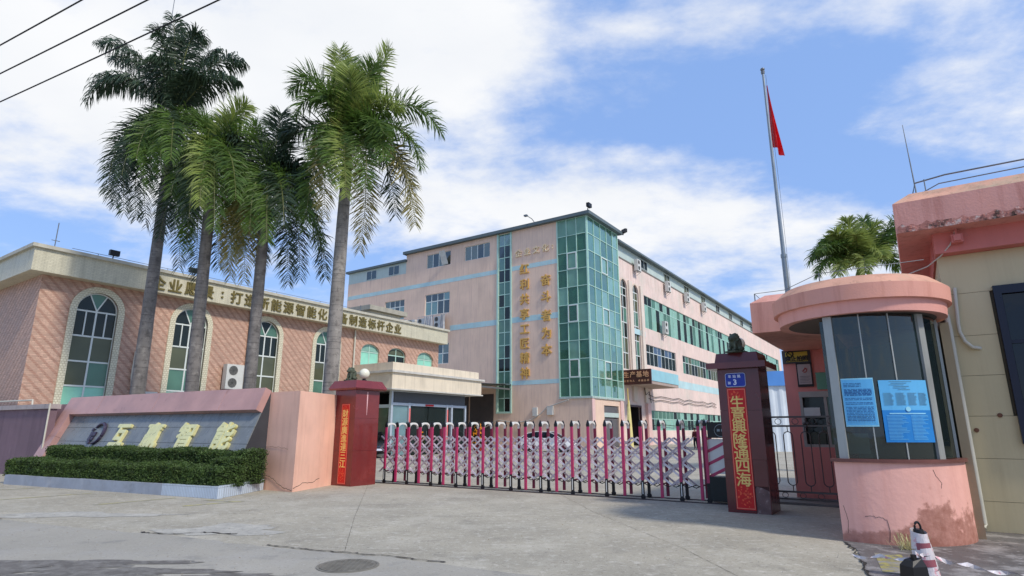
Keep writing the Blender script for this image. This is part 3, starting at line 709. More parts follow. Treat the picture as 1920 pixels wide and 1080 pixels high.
# ground storey under the tower
b = MB(); wall(b, .0, 3.25, 0, 4.3, [], 0, .2, fy); wall(b, 0, 6.9, 0, 4.3, [(2.4, 5.6, 0, 3.75)], 0, .3); b.box(.4, 6.8, 1.6, 1.7, 0, 4.2); b.build('base_wall', m_wallL, MBg)
each('pilaster', M('pale_pink_pilaster', (222, 186, 178), .7, .08, 1), MBg, [(-.06, .5, -.06, .0, 0, 4.28), (5.9, 6.5, -.12, -.003, 0, 4.28), (13.4, 14.3, RY - .3, RY - .003, 0, 4.3)])
b = MB(); b.box(2.45, 5.55, .12, .2, 0, 2.6); b.box(2.45, 5.55, .1, .2, 3.1, 3.7); b.build('door', M('grey_door', (96, 92, 92), .5, .2, 2), MBg)
b = MB(); b.box(2.4, 5.6, .02, .1, 2.7, 3.1); b.build('door_header', m_attic, MBg)
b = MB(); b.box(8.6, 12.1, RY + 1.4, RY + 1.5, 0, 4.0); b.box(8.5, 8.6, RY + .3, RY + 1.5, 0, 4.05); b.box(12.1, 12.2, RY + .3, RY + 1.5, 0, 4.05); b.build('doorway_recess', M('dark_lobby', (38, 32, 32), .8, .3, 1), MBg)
b = MB()
for q in ((8.5, 8.7, 0, 4.05), (12.0, 12.2, 0, 4.05), (8.7, 12.0, 3.85, 4.05)): b.box(q[0], q[1], RY - .05, RY + .1, q[2], q[3])
b.build('doorway_frame', M('dark_red_frame', (70, 34, 34), .5), MBg)
# tall arched windows right of the tower
for (a0, a1) in ((8.07, 9.78), (11.25, 12.92)):
    zs = [7.6, 9.3, 10.9, 12.5, 14.1, 15.4, 16.25]; c = (a0 + a1) / 2; y = RY + .15
    fr = MB()
    for x in (a0, c, a1): fr.box(max(a0, x - .05), min(a1, x + .05), y - .03, y + .03, 7.6, 16.25)
    for z in zs: fr.box(a0, a1, y - .034, y + .034, z - .05, z + .05)
    fr.box(c - .04, c + .04, y - .03, y + .03, 16.25, 17.05)
    w = fr.build('arched_window', m_white, MBg)
    for j in range(6):
        for p, q in ((a0, c), (c, a1)): pb = MB(); pb.box(p + .04, q - .04, y - .006, y + .006, zs[j] + .04, zs[j + 1] - .04); pb.build('pane', random.choice([m_glassd, m_glassg, m_glasso]), w)
    pts = archpts(a0, a1, 17.1, .85); pb = MB(); n = len(pts); pb.add([(p[0], y, p[1]) for p in pts], [tuple(range(n))]); pb.build('pane', m_glassd, w)
    so = MB(); so.loft([[(p[0], RY - .08, p[1]) for p in [(a0 - .14, 7.5)] + archpts(a0 - .14, a1 + .14, 17.24, .95) + [(a1 + .14, 7.5)]], [(p[0], RY - .08, p[1]) for p in [(a0, 7.5)] + pts + [(a1, 7.5)]]], cap=False, closed=False)
    so.build('window_surround', M('pilaster_cream', (214, 200, 180), .7, .1, 1), MBg)
each('wall_pier', M('pier_cream', (222, 208, 192), .75, .1, .7, streak=.4, streak_rgb=(176, 156, 146)), MBg, [(7.0, 7.5, RY - .25, RY - .003, 4.4, 19.3), (10.05, 10.95, RY - .2, RY - .003, 4.4, 17.2), (13.25, 13.9, RY - .2, RY - .003, 4.4, 17.2)])
# window bands: one window part built once per band, then copied
def band(x0, n, w, z0, z1, tr, ncol=2, panes=None, frame=None):
    for i in range(n):
        facade_window(MBg, x0 + i * w + .02, x0 + (i + 1) * w - .02, z0, z1, ncol, 2, RY + .12, panes, None, .09, frame, [z0, tr, z1])
band(14.6, 31, 2.5, 12.7, 16.45, 15.4, 2, mixpane(m_glassm, m_glassg, m_glassm, m_glassd), m_tgreen)
band(14.5, 4, 2.42, 8.55, 10.85, 10.0, 2, mixpane(m_glassd, glassmat('glass_blue_window', (150, 170, 190), .3, .05, (90, 112, 140)), m_glassd))
band(26.8, 26, 2.5, 8.55, 10.85, 10.0, 2, mixpane(m_glassd, m_glasso, m_glassg))
band(14.8, 13, 2.5, 1.5, 3.65, 2.75, 2, mixpane(m_glassd, m_glassg, m_glassm), m_tgreen)
band(50, 16, 2.5, 1.5, 3.65, 2.75, 2, mixpane(m_glassd, m_glassg))
for i in range(10):
    facade_window(MBg, 14.2 + i * 7.6, 16.2 + i * 7.6, 19.55, 20.6, 2, 1, RY + .02, mixpane(m_glassd, m_glasso), None, .1)
# entrance canopy with sign board
b = MB(); b.box(7.62, 15.7, RY - 2.95, RY - .01, 5.95, 6.25); b.build('canopy_slab', M('canopy_concrete', (178, 158, 146), .8, .12, 1, streak=.3), MBg)
b = MB(); b.box(7.72, 15.7, RY - 3.0, RY - 2.8, 6.25, 7.35); b.build('canopy_fascia', M('pale_blue_fascia', (150, 200, 208), .7, .1, .8, streak=.5, streak_rgb=(170, 176, 170)), MBg)
SB = thing('name_board', 'brown entrance sign board with raised light characters on the canopy edge', 'sign', lw((7.5, RY - .05, 5.9), (7.05, 52.52)), ROT - 90)
b = MB(); b.box(0, 3.05, -.12, .1, 0, 1.45); b.build('board', M('brown_board', (74, 34, 26), .5, .25, 1.5, .1), SB)
m_let2 = M('copper_letter', (214, 160, 120), .4, .1, 4)
for i, ch in enumerate('生产基地'): text(ch, .62, m_let2, SB, (.50 + i * .68, -.15, .98), (R(90), 0, 0), .02, .012)
for i, ch in enumerate('以客为人 卓越品质'):
    if ch != ' ': text(ch, .22, m_let2, SB, (.34 + i * .30, -.13, .36), (R(90), 0, 0), .01, .01)
# letters on the end wall (raised gold characters)
def wl(ch, v, z, size): text(ch, size, m_gold if size > .8 else M('pale_letter', (226, 206, 170), .5), MBg, (-.07, v, z), (R(90), 0, R(-90)), .05, .02 if size > .8 else .012)
tops = [17.2, 15.6, 14.1, 12.6, 11.1, 9.7, 8.3, 6.85]
for ch, z in zip('红利共享工匠精神', tops): wl(ch, 7.0, z, 1.12)
for ch, z in zip('奋斗者为本', [15.7, 14.05, 12.2, 10.5, 8.9]): wl(ch, 4.55, z, 1.15)
for i, ch in enumerate('企业文化:'): wl(ch, 7.7 - i * 1.05 + (0.25 if ch == ':' else 0), 18.95, .8)
# roof fixtures, wires, hanging cables and boxes
flood(MBg, (-.3, -.3, 21.72), 0, 1.6); flood(MBg, (7.3, -.55, 21.35), R(60), 1.6)
b = MB(); b.tube([(-.2, 5.6, 21.7), (-.5, 5.8, 22.1), (-.9, 6.1, 22.35)], .04); b.box(-1.15, -.85, 6.0, 6.35, 22.28, 22.42); b.build('roof_camera', m_steel, MBg)
each('junction_box', m_ac, MBg, [(-.25, -.01, 3.9, 4.5, 2.9, 3.7), (-.2, -.01, 5.6, 6.1, 2.8, 3.6)])
b = MB(); b.tube([(-.1, 10 + .3 * k, 2.5 - .12 * k + .03 * math.sin(k)) for k in range(0, 8)], .05); b.tube([(-.15, 10, 2.5), (-.2, 8, 2.2), (-.2, 6.3, 2.45), (-.2, 5.2, 3.0), (-.2, 4.5, 3.6), (-.25, 2.2, 4.2)], .055); b.build('cable', M('pale_cable', (180, 176, 168), .6), MBg)
b = MB()
for z in (4.9, 5.3, 2.2): b.tube([(14 + k * 2, RY - .12, z - .25 * math.sin(k * 1.3) ** 2) for k in range(14)], .035)
b.tube([(12.5, RY - .2, 6.6), (13.2, RY - .2, 5.2), (14.2, RY - .2, 5.6), (14.6, RY - .2, 4.4)], .04); b.build('cable', m_wire, MBg)
mw = lambda p: lw(p, (7.05, 52.52))
for k, (x, z, wd) in enumerate([(12.1, 18.6, 'first'), (21.6, 18.1, 'second'), (28.9, 18.1, 'third'), (36.5, 18.1, 'fourth')]):
    acunit('white air conditioner under the factory attic band, %s from the glass tower' % wd, mw((x, RY - .25, z)), ROT, .95, 1.3, .42, 2)
acunit('white air conditioner below the upper window band of the factory side wall', mw((19.75, RY - .25, 12.6)), ROT, .95, 1.5, .42, 2)
LE = lambda v, z: mw((-.25, v, z))
for i, (v, z) in enumerate([(23.0, 12.3), (21.6, 12.2), (20.2, 12.2), (17.8, 12.2)]):
    acunit(['small white air conditioner at the left end of the row under the factory end windows', 'white air conditioner second from left in the row under factory end windows', 'white air conditioner third from the left in the row under the factory end windows', 'white air conditioner at the right end of the row under the factory end windows'][i], LE(v, z), ROT - 90, 1.0, 1.25, .4, 2)
b = MB()
for k, (v0, v1) in enumerate(((16.7, 17.4), (18.4, 19.7))):
    pts = [(v0 + (v1 - v0) * t / 12) for t in range(13)]
    b.loft([[(-.7 + .07 * math.sin(t * 2.3), v, 13.6) for t, v in enumerate(pts)], [(-.72 + .1 * math.sin(t * 2.1 + 1), v, 11.4) for t, v in enumerate(pts)]], cap=False, closed=False)
b.bar((-.7, 16.4, 13.6), (-.7, 20.6, 13.6), .04); tag(b.build('hung_laundry', M('grey_cloth', (186, 186, 186), .9, .2, 2)), 'pale grey sheets hung out under the factory end window', 'laundry')
o = bpy.data.objects['hung_laundry']; o.location = (7.05, 52.52, 0); o.rotation_euler = (0, 0, R(ROT))
each('canopy_shade_panel', M('canopy_shade_brown', (74, 66, 62), .6, .2, 1.5, .1), MBg, [(10.7 + k * 3.1, 13.6 + k * 3.1, -.06, -.004, .05, 5.0) for k in range(4)], fy)  # added dark slatted panels, standing in for the shade under the canopy
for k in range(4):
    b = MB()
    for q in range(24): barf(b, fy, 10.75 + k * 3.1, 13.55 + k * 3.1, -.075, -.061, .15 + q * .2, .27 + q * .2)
    b.build('canopy_shade_slat', M('canopy_shade_brown', (74, 66, 62)), MBg)['kind'] = 'stuff'
# corrugated canopy between office and factory, with added dark panels for the shade under it
CN = thing('lean_to_canopy', 'dark corrugated canopy roof between the office porch and the factory end wall', 'canopy', (7.05, 52.52, 0), ROT)
b = MB(); n = 60
ys = [8.55 + 24 * i / n for i in range(n + 1)]
b.loft([[(-7.8, y, 5.55 + (.06 if i % 2 else 0)) for i, y in enumerate(ys)], [(-.05, y, 5.85 + (.06 if i % 2 else 0)) for i, y in enumerate(ys)]], cap=False, closed=False)
b.loft([[(-7.8, y, 5.47 + (.06 if i % 2 else 0)) for i, y in enumerate(ys)], [(-.05, y, 5.77 + (.06 if i % 2 else 0)) for i, y in enumerate(ys)]], cap=False, closed=False)
b.build('roof_sheet', M('grey_roof_sheet', (120, 122, 118), .5, .2, 1), CN)
b = MB()
for y in (8.6, 14, 20, 26, 32): b.box(-7.7, -.1, y, y + .12, 5.3, 5.45); b.box(-7.75, -7.6, y, y + .12, 0, 5.45)
b.build('frame', m_steel, CN)

# white hoarding with blue cap seen between pillar and guard booth
SH = thing('site_shed', 'white corrugated shed with a bright blue fascia behind the gate pillar', 'shed', (24.0, 44.2, 0), -8)
b = MB(); n = 80; xs = [-6 + 14 * i / n for i in range(n + 1)]
b.loft([[(x, .07 if (i // 2) % 2 else 0, 0) for i, x in enumerate(xs)], [(x, .07 if (i // 2) % 2 else 0, 4.8) for i, x in enumerate(xs)]], cap=False, closed=False)
b.quad((-6, 0, 0), (-6, 9, 0), (-6, 9, 4.8), (-6, 0, 4.8)); b.quad((8, 0, 0), (8, 9, 0), (8, 9, 4.8), (8, 0, 4.8)); b.build('wall_sheet', M('white_sheet_metal', (206, 214, 220), .45, .05, 1), SH)
b = MB(); b.box(-6.2, 8.2, -.15, 9.1, 4.8, 5.9); b.build('fascia', M('blue_fascia', (84, 140, 208), .45, .08, 1), SH)

# ================================================================== sign wall with planter and hedges
m_mauve = M('mauve_granite', (180, 140, 132), .35, .16, 1.2, .05, 60, blotch=[((176, 132, 126), 2.0, .55, .75, .5), ((96, 58, 58), 3.5, .6, .75, .4)], streak=.2, streak_rgb=(196, 160, 156))
m_greyt = M('grey_granite_tile', (122, 126, 126), .28, .14, 3, .05, 80, streak=.25, streak_rgb=(84, 84, 92))
SW = thing('sign_wall', 'reclining mauve granite sign wall with grey tiled panel behind the hedges', 'sign wall', (-6.72, 16.54, 0), -29.54)
SL = .42; HW = 2.56
def sp(x, t, n=0.0):    # point on the reclining face: t metres down from the top, n proud of it
    k = math.hypot(1, SL)
    return (x, -t * SL / k - n / k, HW - t / k - 0 + n * SL / k)
def slab(mb, x0, x1, t0, t1, n0, n1):
    p = [sp(x, t, n) for t in (t1, t0) for n in (n0, n1) for x in (x0, x1)]
    mb.add(p, [(0, 2, 3, 1), (4, 5, 7, 6), (0, 1, 5, 4), (2, 6, 7, 3), (0, 4, 6, 2), (1, 3, 7, 5)])
b = MB(); T_ = 2.76
b.loft([[(-10.5, .35, 0), (-10.5, .35, HW), sp(-10.5, 0), sp(-10.5, T_)], [(.03, .35, 0), (.03, .35, HW), sp(.03, 0), sp(.03, T_)]]); b.build('core', M('sign_core', (60, 60, 64), .7), SW)
for i in range(6):
    b = MB(); slab(b, -9.9 + i * 1.655 + .004, -9.9 + (i + 1) * 1.655 - .004, -.05, .60, .004, .22 - .004 * (i % 2)); b.build('stone_slab', m_mauve, SW)
b = MB(); slab(b, -10.5, -9.9, -.05, 1.4, .004, .216); b.build('stone_slab', m_mauve, SW)
b = MB(); slab(b, -10.5, -9.9, 1.408, 2.7, .004, .218); b.build('stone_slab', m_mauve, SW)
for i in range(12):
    for j, (t0, t1) in enumerate(((.60, 1.02), (1.02, 1.5), (1.5, 2.1), (2.1, 2.7))):
        x0 = -9.9 + i * .827; b = MB(); slab(b, x0 + .005, x0 + .822, t0 + .005, t1 - .005, .002, .03 + random.uniform(0, .003)); b.build('tile', m_greyt, SW)
m_signgold = M('sign_gold', (234, 226, 164), .3, .1, 5, .05, metal=.25)
k_ = math.hypot(1, SL)
def sgl(ch, x, t, size, mat, depth=.035, bold=.035, nn=.075):
    p = sp(x, t, nn); o = text(ch, size, mat, SW, p, (math.atan2(1, SL), 0, 0), depth, bold); return o
for ch, x in zip('互赢智能', (-6.15, -4.4, -2.75, -1.0)): sgl(ch, x, 1.30, .80, m_signgold)
m_logo = M('dark_bronze_logo', (60, 52, 70), .35, .2, 5)
b = MB(); cx, ct, r = -7.62, 1.24, .34
pts = [sp(cx + .02 + r * math.cos(R(a)), ct - r * math.sin(R(a)), .07) for a in range(-95, 150, 12)]
b.tube(pts, [.02 + .028 * math.sin(math.pi * i / (len(pts) - 1)) + .012 for i in range(len(pts))], 6)
for dx, dt, s in ((-.30, .02, .07), (-.14, .02, .07), (-.30, .17, .07), (-.14, .17, .05), (-.22, .30, .05), (-.38, -.13, .045)): slab(b, cx + dx - s, cx + dx + s, ct + dt - s, ct + dt + s, .04, .09)
b.build('logo', m_logo, SW)
b = MB(); b.box(-12.3, -10.52, .0, .35, 0, 2.48); tag(b.build('wing_wall', M('stained_pink_wall', (176, 134, 130), .75, .14, .9, .2, streak=.5, streak_rgb=(110, 82, 80))), 'stained pink wall piece at the left end of the sign wall', 'wall')
o = bpy.data.objects['wing_wall']; o.location = (-6.72, 16.54, 0); o.rotation_euler = (0, 0, R(-29.54))
BW = thing('boundary_wall', 'dull purple rendered boundary wall running off at the left edge', 'wall', (-6.72, 16.54, 0), -29.54)
b = MB(); b.box(-40, -10.36, -.85, -.62, 0, 2.28); b.build('wall', M('purple_render', (122, 100, 108), .85, .14, .8, .3, streak=.55, streak_rgb=(84, 66, 74), blotch=[((170, 150, 152), 1.2, .58, .75, .6)]), BW)
b = MB(); b.box(-40, -10.30, -.93, -.54, 2.28, 2.44); b.build('coping', M('pale_coping', (172, 160, 156), .8, .12, 1.2, .3, streak=.4), BW)
b = MB(); b.tube([(-20, -.75, 2.62), (-12.6, -.75, 2.62), (-12.0, -.75, 2.62), (-11.97, -.75, 2.44)], .028); b.tube([(-10.27, -.9, 2.46), (-10.27, -.9, .02)], .028); tag(smooth(b).build('handrail', m_pipe, BW))
# planter
PL = thing('planter_bed', 'low granite planter bed with white tiled end in front of the sign wall', 'planter', (-6.81, 14.29, 0), -25.26)
LP = 9.05
m_plg = M('planter_granite', (150, 156, 166), .5, .12, 2.5, .1, 70, blotch=[((110, 114, 122), 3, .55, .75, .5), ((184, 186, 190), 1.4, .55, .7, .5)])
m_plt = M('white_strip_tile', (192, 204, 216), .35, .06, 3, .05, brick=(.055, .24, .006, (150, 158, 166), .06, 0))
for i in range(6):
    a = -LP + i * 1.18; b = MB(); b.box(a + .003, a + 1.174, 0, .14, 0, .27 - .003 * (i % 3)); b.build('stone_slab', m_plg, PL)
b = MB(); b.box(-LP + 6 * 1.18 + .003, 0, 0, .14, 0, .27); b.build('tile_face', m_plt, PL)
a_ = math.atan2(2.12, -1.05 + .2 + 1.0); ex, ey = lw((0, 0, 0), (0, 0))[:2]
def pl(x, y):    # world xy to planter frame
    dx, dy = x + 6.81, y - 14.29; c, s = math.cos(R(25.26)), math.sin(R(25.26)); return (dx * c - dy * s, dx * s + dy * c)
q = pl(-6.62, 16.42); d = Vector((q[0], q[1], 0)).normalized(); s = Vector((d.y, -d.x, 0)) * .0
b = MB(); b.prism([(0.002, .001), (q[0], q[1]), (q[0] - .16, q[1] + .02), (-.15, .142)], 0, .28); b.build('tile_face', m_plt, PL)
b = MB(); b.prism([(-LP + .02, .14), (-.16, .14), (q[0] - .17, q[1] - .05), (-LP + .02, 2.0)], .0, .22); b.build('soil', M('soil', (60, 50, 40), .95, .3, 8, .5), PL)
m_leaf = M('hedge_leaf', (74, 96, 46), .6, .5, 5, 0, trans=.2, blotch=[((92, 108, 52), 1.6, .52, .7, .6), ((30, 42, 24), 9, .5, .66, .7), ((112, 92, 56), 13, .66, .72, .7)])
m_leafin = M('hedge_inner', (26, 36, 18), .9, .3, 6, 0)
def hedge(name, label, boxes, n, parent_loc, rz, size=.024):
    t = thing(name, label, 'hedge', parent_loc, rz, 'clipped hedges in the planter')
    vs = []; fs = []
    inner = MB()
    tot = sum((2 * (x1 - x0) * ((y1 - y0) + (z1 - z0)) + 2 * (y1 - y0) * (z1 - z0)) for x0, x1, y0, y1, z0, z1 in boxes)
    P = []
    for x0, x1, y0, y1, z0, z1 in boxes:
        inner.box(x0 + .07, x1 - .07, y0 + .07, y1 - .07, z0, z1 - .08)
        ar = (2 * (x1 - x0) * ((y1 - y0) + (z1 - z0)) + 2 * (y1 - y0) * (z1 - z0)) / tot; k = int(n * ar)
        areas = np.array([(x1 - x0) * (y1 - y0), (x1 - x0) * (z1 - z0), (x1 - x0) * (z1 - z0) * .4, (y1 - y0) * (z1 - z0), (y1 - y0) * (z1 - z0)]); face = rng.choice(5, k, p=areas / areas.sum())
        X = rng.uniform(x0, x1, k); Y = rng.uniform(y0, y1, k); Z = rng.uniform(z0 + .02, z1, k); dp = rng.exponential(.025, k)
        lift = np.where(rng.random(k) < .03, rng.uniform(0, .07, k), 0); wob = lift + .035 * np.sin(X * 2.1 + Y) + .02 * np.sin(X * 7.3) + rng.normal(0, .014, k)
        Z = np.where(face == 0, z1 - dp + wob, Z); Y = np.where(face == 1, y0 + dp + wob * .8, Y); Y = np.where(face == 2, y1 - dp, Y)
        X = np.where(face == 3, x0 + dp + wob, X); X = np.where(face == 4, x1 - dp - wob, X)
        # round the long edges
        edge = (np.minimum(np.abs(Y - y0), np.abs(y1 - Y)) < .09) & (Z > z1 - .09); Z = np.where(edge, Z - .035, Z)
        P.append(np.stack([X, Y, Z], 1))
    P = np.concatenate(P); n_ = len(P)
    a = rng.normal(0, 1, (n_, 3)); a /= np.linalg.norm(a, axis=1)[:, None]; c = np.cross(a, rng.normal(0, 1, (n_, 3))); c /= np.linalg.norm(c, axis=1)[:, None]
    s = size * rng.uniform(.6, 1.25, (n_, 1)); V = np.stack([P - a * s, P + c * s * .5, P + a * s, P - c * s * .5], 1).reshape(-1, 3)
    F = np.arange(n_ * 4).reshape(-1, 4)
    me = bpy.data.meshes.new('foliage'); me.from_pydata(V.tolist(), [], F.tolist()); me.materials.append(m_leaf); me.update()
    o = link('foliage', me, t); o['kind'] = 'stuff'
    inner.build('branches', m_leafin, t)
    return t
ploc = (-6.81, 14.29, 0)
hedge('hedge', 'front clipped hedge, the lower one just above the planter wall', [(-LP - .35, -.20, .12, .92, .2, .70)], 70000, ploc, -25.26)
hedge('hedge', 'rear clipped hedge, the taller one touching the sign wall and turning the corner', [(-LP - .1, -.42, 1.0, 1.75, .2, 1.04), (-.95, -.30, .5, 1.0, .2, .90)], 70000, ploc, -25.26)

# ================================================================== peach wing wall beside the left pillar
m_pc = M('peach_block', (236, 188, 164), .7, .1, 1.1, .35, 30, streak=.34, streak_rgb=(170, 110, 90), blotch=[((244, 200, 172), 1.3, .5, .75, .4)])
b = MB(); b.prism([(-6.78, 16.58), (-5.64, 15.85), (-5.24, 17.86), (-6.5, 18.1)], 0, 2.57)
tag(b.build('end_block', m_pc), 'peach painted wall block between the sign wall and the left gate pillar', 'wall')
def wcrack(pts, w=.006):
    mb = MB(); r = random.Random(len(pts)); out_ = []
    for a, c in zip(pts[:-1], pts[1:]):
        for t in range(6):
            f_ = t / 6; out_.append(tuple(a[i] + (c[i] - a[i]) * f_ + (r.uniform(-.015, .015) if i == 2 else 0) for i in range(3)))
    out_.append(pts[-1]); mb.tube(out_, w, 4); return mb
b = wcrack([(-6.76, 16.55, .38), (-6.4, 16.32, .33), (-6.15, 16.16, .18), (-5.9, 16.0, .08), (-5.66, 15.84, .04)]); c_ = b
c_.v += wcrack([(-5.63, 15.86, .10), (-5.55, 16.3, .18), (-5.45, 16.8, .17), (-5.38, 17.15, .24)]).v
n0 = len(c_.v); nn = MB(); nn.v = c_.v
o = wcrack([(-6.76, 16.55, .38), (-6.4, 16.32, .33), (-6.15, 16.16, .18), (-5.9, 16.0, .08), (-5.66, 15.84, .04)]).build('wall_crack', m_crack, bpy.data.objects['end_block'])
wcrack([(-5.63, 15.86, .10), (-5.55, 16.3, .18), (-5.45, 16.8, .17), (-5.38, 17.15, .24)]).build('wall_crack', m_crack, bpy.data.objects['end_block'])
wcrack([(-6.77, 16.56, 1.1), (-6.3, 16.26, 1.12), (-5.9, 16.0, 1.06)], .003).build('wall_crack', m_crack, bpy.data.objects['end_block'])

# ================================================================== gate pillars
m_gran = M('red_granite', (118, 44, 42), .22, .14, 1.6, .03, 60, spec=.5, blotch=[((140, 60, 54), 2.2, .5, .75, .5), ((84, 28, 30), 5, .58, .8, .5)], coat=.2)
m_gran_shade = M('red_granite_shaded', (96, 40, 42), .22, .14, 1.6, .03, 60, spec=.5, blotch=[((112, 52, 52), 2.2, .5, .75, .4), ((66, 26, 30), 5, .58, .8, .5)], coat=.2)  # same granite as the left pillar, its shade put into a darker colour
m_red = M('couplet_red', (204, 22, 22), .45, .08, 6, 0)
m_cgold = M('couplet_gold', (244, 208, 120), .45, .1, 20, 0)
m_rough = M('bare_mortar', (116, 92, 88), .9, .3, 4, .6, blotch=[((190, 170, 164), 9, .55, .7, .7)])
m_stonel = M('lion_stone', (74, 82, 66), .7, .3, 9, .4, blotch=[((140, 146, 128), 8, .56, .72, .5)])
m_globe = M('lamp_globe', (222, 220, 200), .35, .04, 3, 0, emit=((226, 224, 205), .05))
m_flower = M('couplet_flower', (236, 96, 60), .5, .2, 12, 0)
def pillar(name, label, loc, w, d, h, mat, chars, cx, cw, z0, z1, capkind, chip):
    t = thing(name, label, 'pillar', loc, -A_ANG)
    hs = [0, h * .36, h * .70, h]
    for j in range(3):
        cuts = [-w, 0]
        b = MB(); b.box(-w + .012, -.012, 0.012, d - .012, hs[j] + .003, hs[j + 1] - .003)
        b.build('core', M('pillar_core', (70, 40, 38), .8), t)
        for (a0, a1, nm) in ((-w, 0, 'f'),):
            if chip and j == 0:
                b = MB(); b.box(-w, cx + cw / 2 + .01, 0, .011, hs[0], hs[1] - .004); b.build('stone_slab', mat, t)
                b = MB(); b.box(cx + cw / 2 + .016, -.012, 0, .011, .50, hs[1] - .004); b.build('stone_slab', mat, t)
                b = MB(); b.add([(cx + cw / 2 + .02, .0115, 0), (-.012, .0115, 0), (-.012, .0115, .42), (-.12, .004, .47), (cx + cw / 2 + .05, .004, .50), (cx + cw / 2 + .02, .0115, .45)], [(0, 1, 2, 3, 4, 5)]); b.build('exposed_mortar', m_rough, t)
            else:
                b = MB(); b.box(-w, 0, 0, .011, hs[j], hs[j + 1] - .004); b.build('stone_slab', mat, t)
            b = MB(); b.box(-.011, .0, .012, d, hs[j], hs[j + 1] - .004); b.build('stone_slab', mat, t)
            b = MB(); b.box(-w, -w + .011, .012, d, hs[j], hs[j + 1] - .004); b.build('stone_slab', mat, t)
            b = MB(); b.box(-w + .012, -.012, d - .011, d, hs[j], hs[j + 1] - .004); b.build('stone_slab', mat, t)
    o1 = .17
    b = MB()
    if capkind == 2:
        b.box(-w - o1, o1, -o1, d + o1, h, h + .12); b.build('cap', mat, t)
        b = MB(); b.prism([(-w - .03, -.03), (.03, -.03), (.03, d + .03), (-w - .03, d + .03)], h + .12, h + .32, .08)
        b.build('cap_top', mat, t); top = h + .32
    else:
        b.loft([[(-w - .12, -.12, h), (.12, -.12, h), (.12, d + .12, h), (-w - .12, d + .12, h)], [(-w - .16, -.16, h + .05), (.16, -.16, h + .05), (.16, d + .16, h + .05), (-w - .16, d + .16, h + .05)], [(-w - .04, -.04, h + .28), (.04, -.04, h + .28), (.04, d + .04, h + .28), (-w - .04, d + .04, h + .28)]])
        b.build('cap', mat, t); top = h + .28
    # couplet scroll pasted on the front (its own thing)
    return t, top
def couplet(loc, label, chars, cx, cw, z0, z1, size):
    t = thing('couplet_banner', label, 'banner', loc, -A_ANG, 'red couplet strips on the gate pillars')
    b = MB(); b.box(cx - cw / 2, cx + cw / 2, -.008, -.002, z0, z1); b.build('strip', m_red, t)
    b = MB()
    for q in ((cx - cw / 2 + .012, cx - cw / 2 + .022, z0 + .02, z1 - .02), (cx + cw / 2 - .022, cx + cw / 2 - .012, z0 + .02, z1 - .02), (cx - cw / 2 + .022, cx + cw / 2 - .022, z0 + .02, z0 + .03), (cx - cw / 2 + .022, cx + cw / 2 - .022, z1 - .03, z1 - .02)): b.box(q[0], q[1], -.010, -.0085, q[2], q[3])
    b.build('border', M('couplet_border', (240, 150, 120), .5), t)
    r = random.Random(5); b = MB()
    for zz0, zz1, n in ((z1 - .2, z1 - .05, 16), (z0 + .05, z0 + .44, 34)):
        for _ in range(n):
            x = r.uniform(cx - cw / 2 + .05, cx + cw / 2 - .05); z = r.uniform(zz0, zz1); s = r.uniform(.012, .03); ph = r.uniform(0, 6); nr = r.choice([5, 7])
            b.add([(x + s * math.cos(k * 2 * math.pi / (nr * 2) + ph) * (1 if k % 2 else .45), -.0095 - r.uniform(0, .0008), z + s * math.sin(k * 2 * math.pi / (nr * 2) + ph) * (1 if k % 2 else .45)) for k in range(nr * 2)], [tuple(range(nr * 2))])
    b.build('flower_print', m_flower, t)
    n = len(chars); za, zb = z1 - .28, z0 + .56
    for i, ch in enumerate(chars): text(ch, size, m_cgold, t, (cx, -.012, za + (zb - za) * i / (n - 1)), (R(90), 0, 0), .002, .011, sx=1.05)
    return t
PLL = (-4.55, 17.36, 0); PRL = (4.88, 11.68, 0)
pillar('gate_pillar', 'red granite gate pillar left of the sliding gate, with sloped cap', PLL, .9, .92, 2.70, m_gran, '', -.40, .35, .04, 2.3, 1, False)
pillar('gate_pillar', 'red granite gate pillar right of the gate, with stepped cap and chipped corner', PRL, .80, .82, 2.76, m_gran_shade, '', -.455, .35, .06, 2.38, 2, True)
couplet(PLL, 'red couplet strip with gold characters on the left gate pillar', '財源廣進達三江', -.40, .34, .05, 2.30, .245)
couplet(PRL, 'red couplet strip with gold characters on the right gate pillar', '生意興隆通四海', -.455, .36, .06, 2.37, .275)
o = MB()
BP = thing('house_number_plate', 'blue enamel house number 3 plate above the right couplet', 'number plate', PRL, -A_ANG)
def rrect(x0, x1, z0, z1, r, n=5):
    p = []
    for cx, cz, a0 in ((x1 - r, z1 - r, 0), (x0 + r, z1 - r, 90), (x0 + r, z0 + r, 180), (x1 - r, z0 + r, 270)):
        for k in range(n + 1): a = R(a0 + 90 * k / n); p.append((cx + r * math.cos(a), cz + r * math.sin(a)))
    return p
def plate(x0, x1, z0, z1, r, y0, y1, mat, parent, name):
    p = rrect(x0, x1, z0, z1, r); b = MB(); b.loft([[(a, y1, c) for a, c in p], [(a, y0, c) for a, c in p]]); return b.build(name, mat, parent)
plate(-.645, -.255, 2.395, 2.67, .04, -.010, -.002, M('plate_rim', (190, 200, 225), .35), BP, 'rim')
plate(-.635, -.265, 2.405, 2.66, .035, -.014, -.0101, M('plate_blue', (22, 52, 160), .25, .1, 2), BP, 'panel')
m_wt = M('white_print', (222, 228, 245), .5, .03)
for ch, x in (('车', -.555), ('站', -.465), ('路', -.375)): text(ch, .066, m_wt, BP, (x, -.0155, 2.605), (R(90), 0, 0), .001, .02)
text('副', .06, m_wt, BP, (-.57, -.0155, 2.475), (R(90), 0, 0), .001, .02); text('3', .15, m_wt, BP, (-.46, -.0155, 2.49), (R(90), 0, 0), .001, .03)
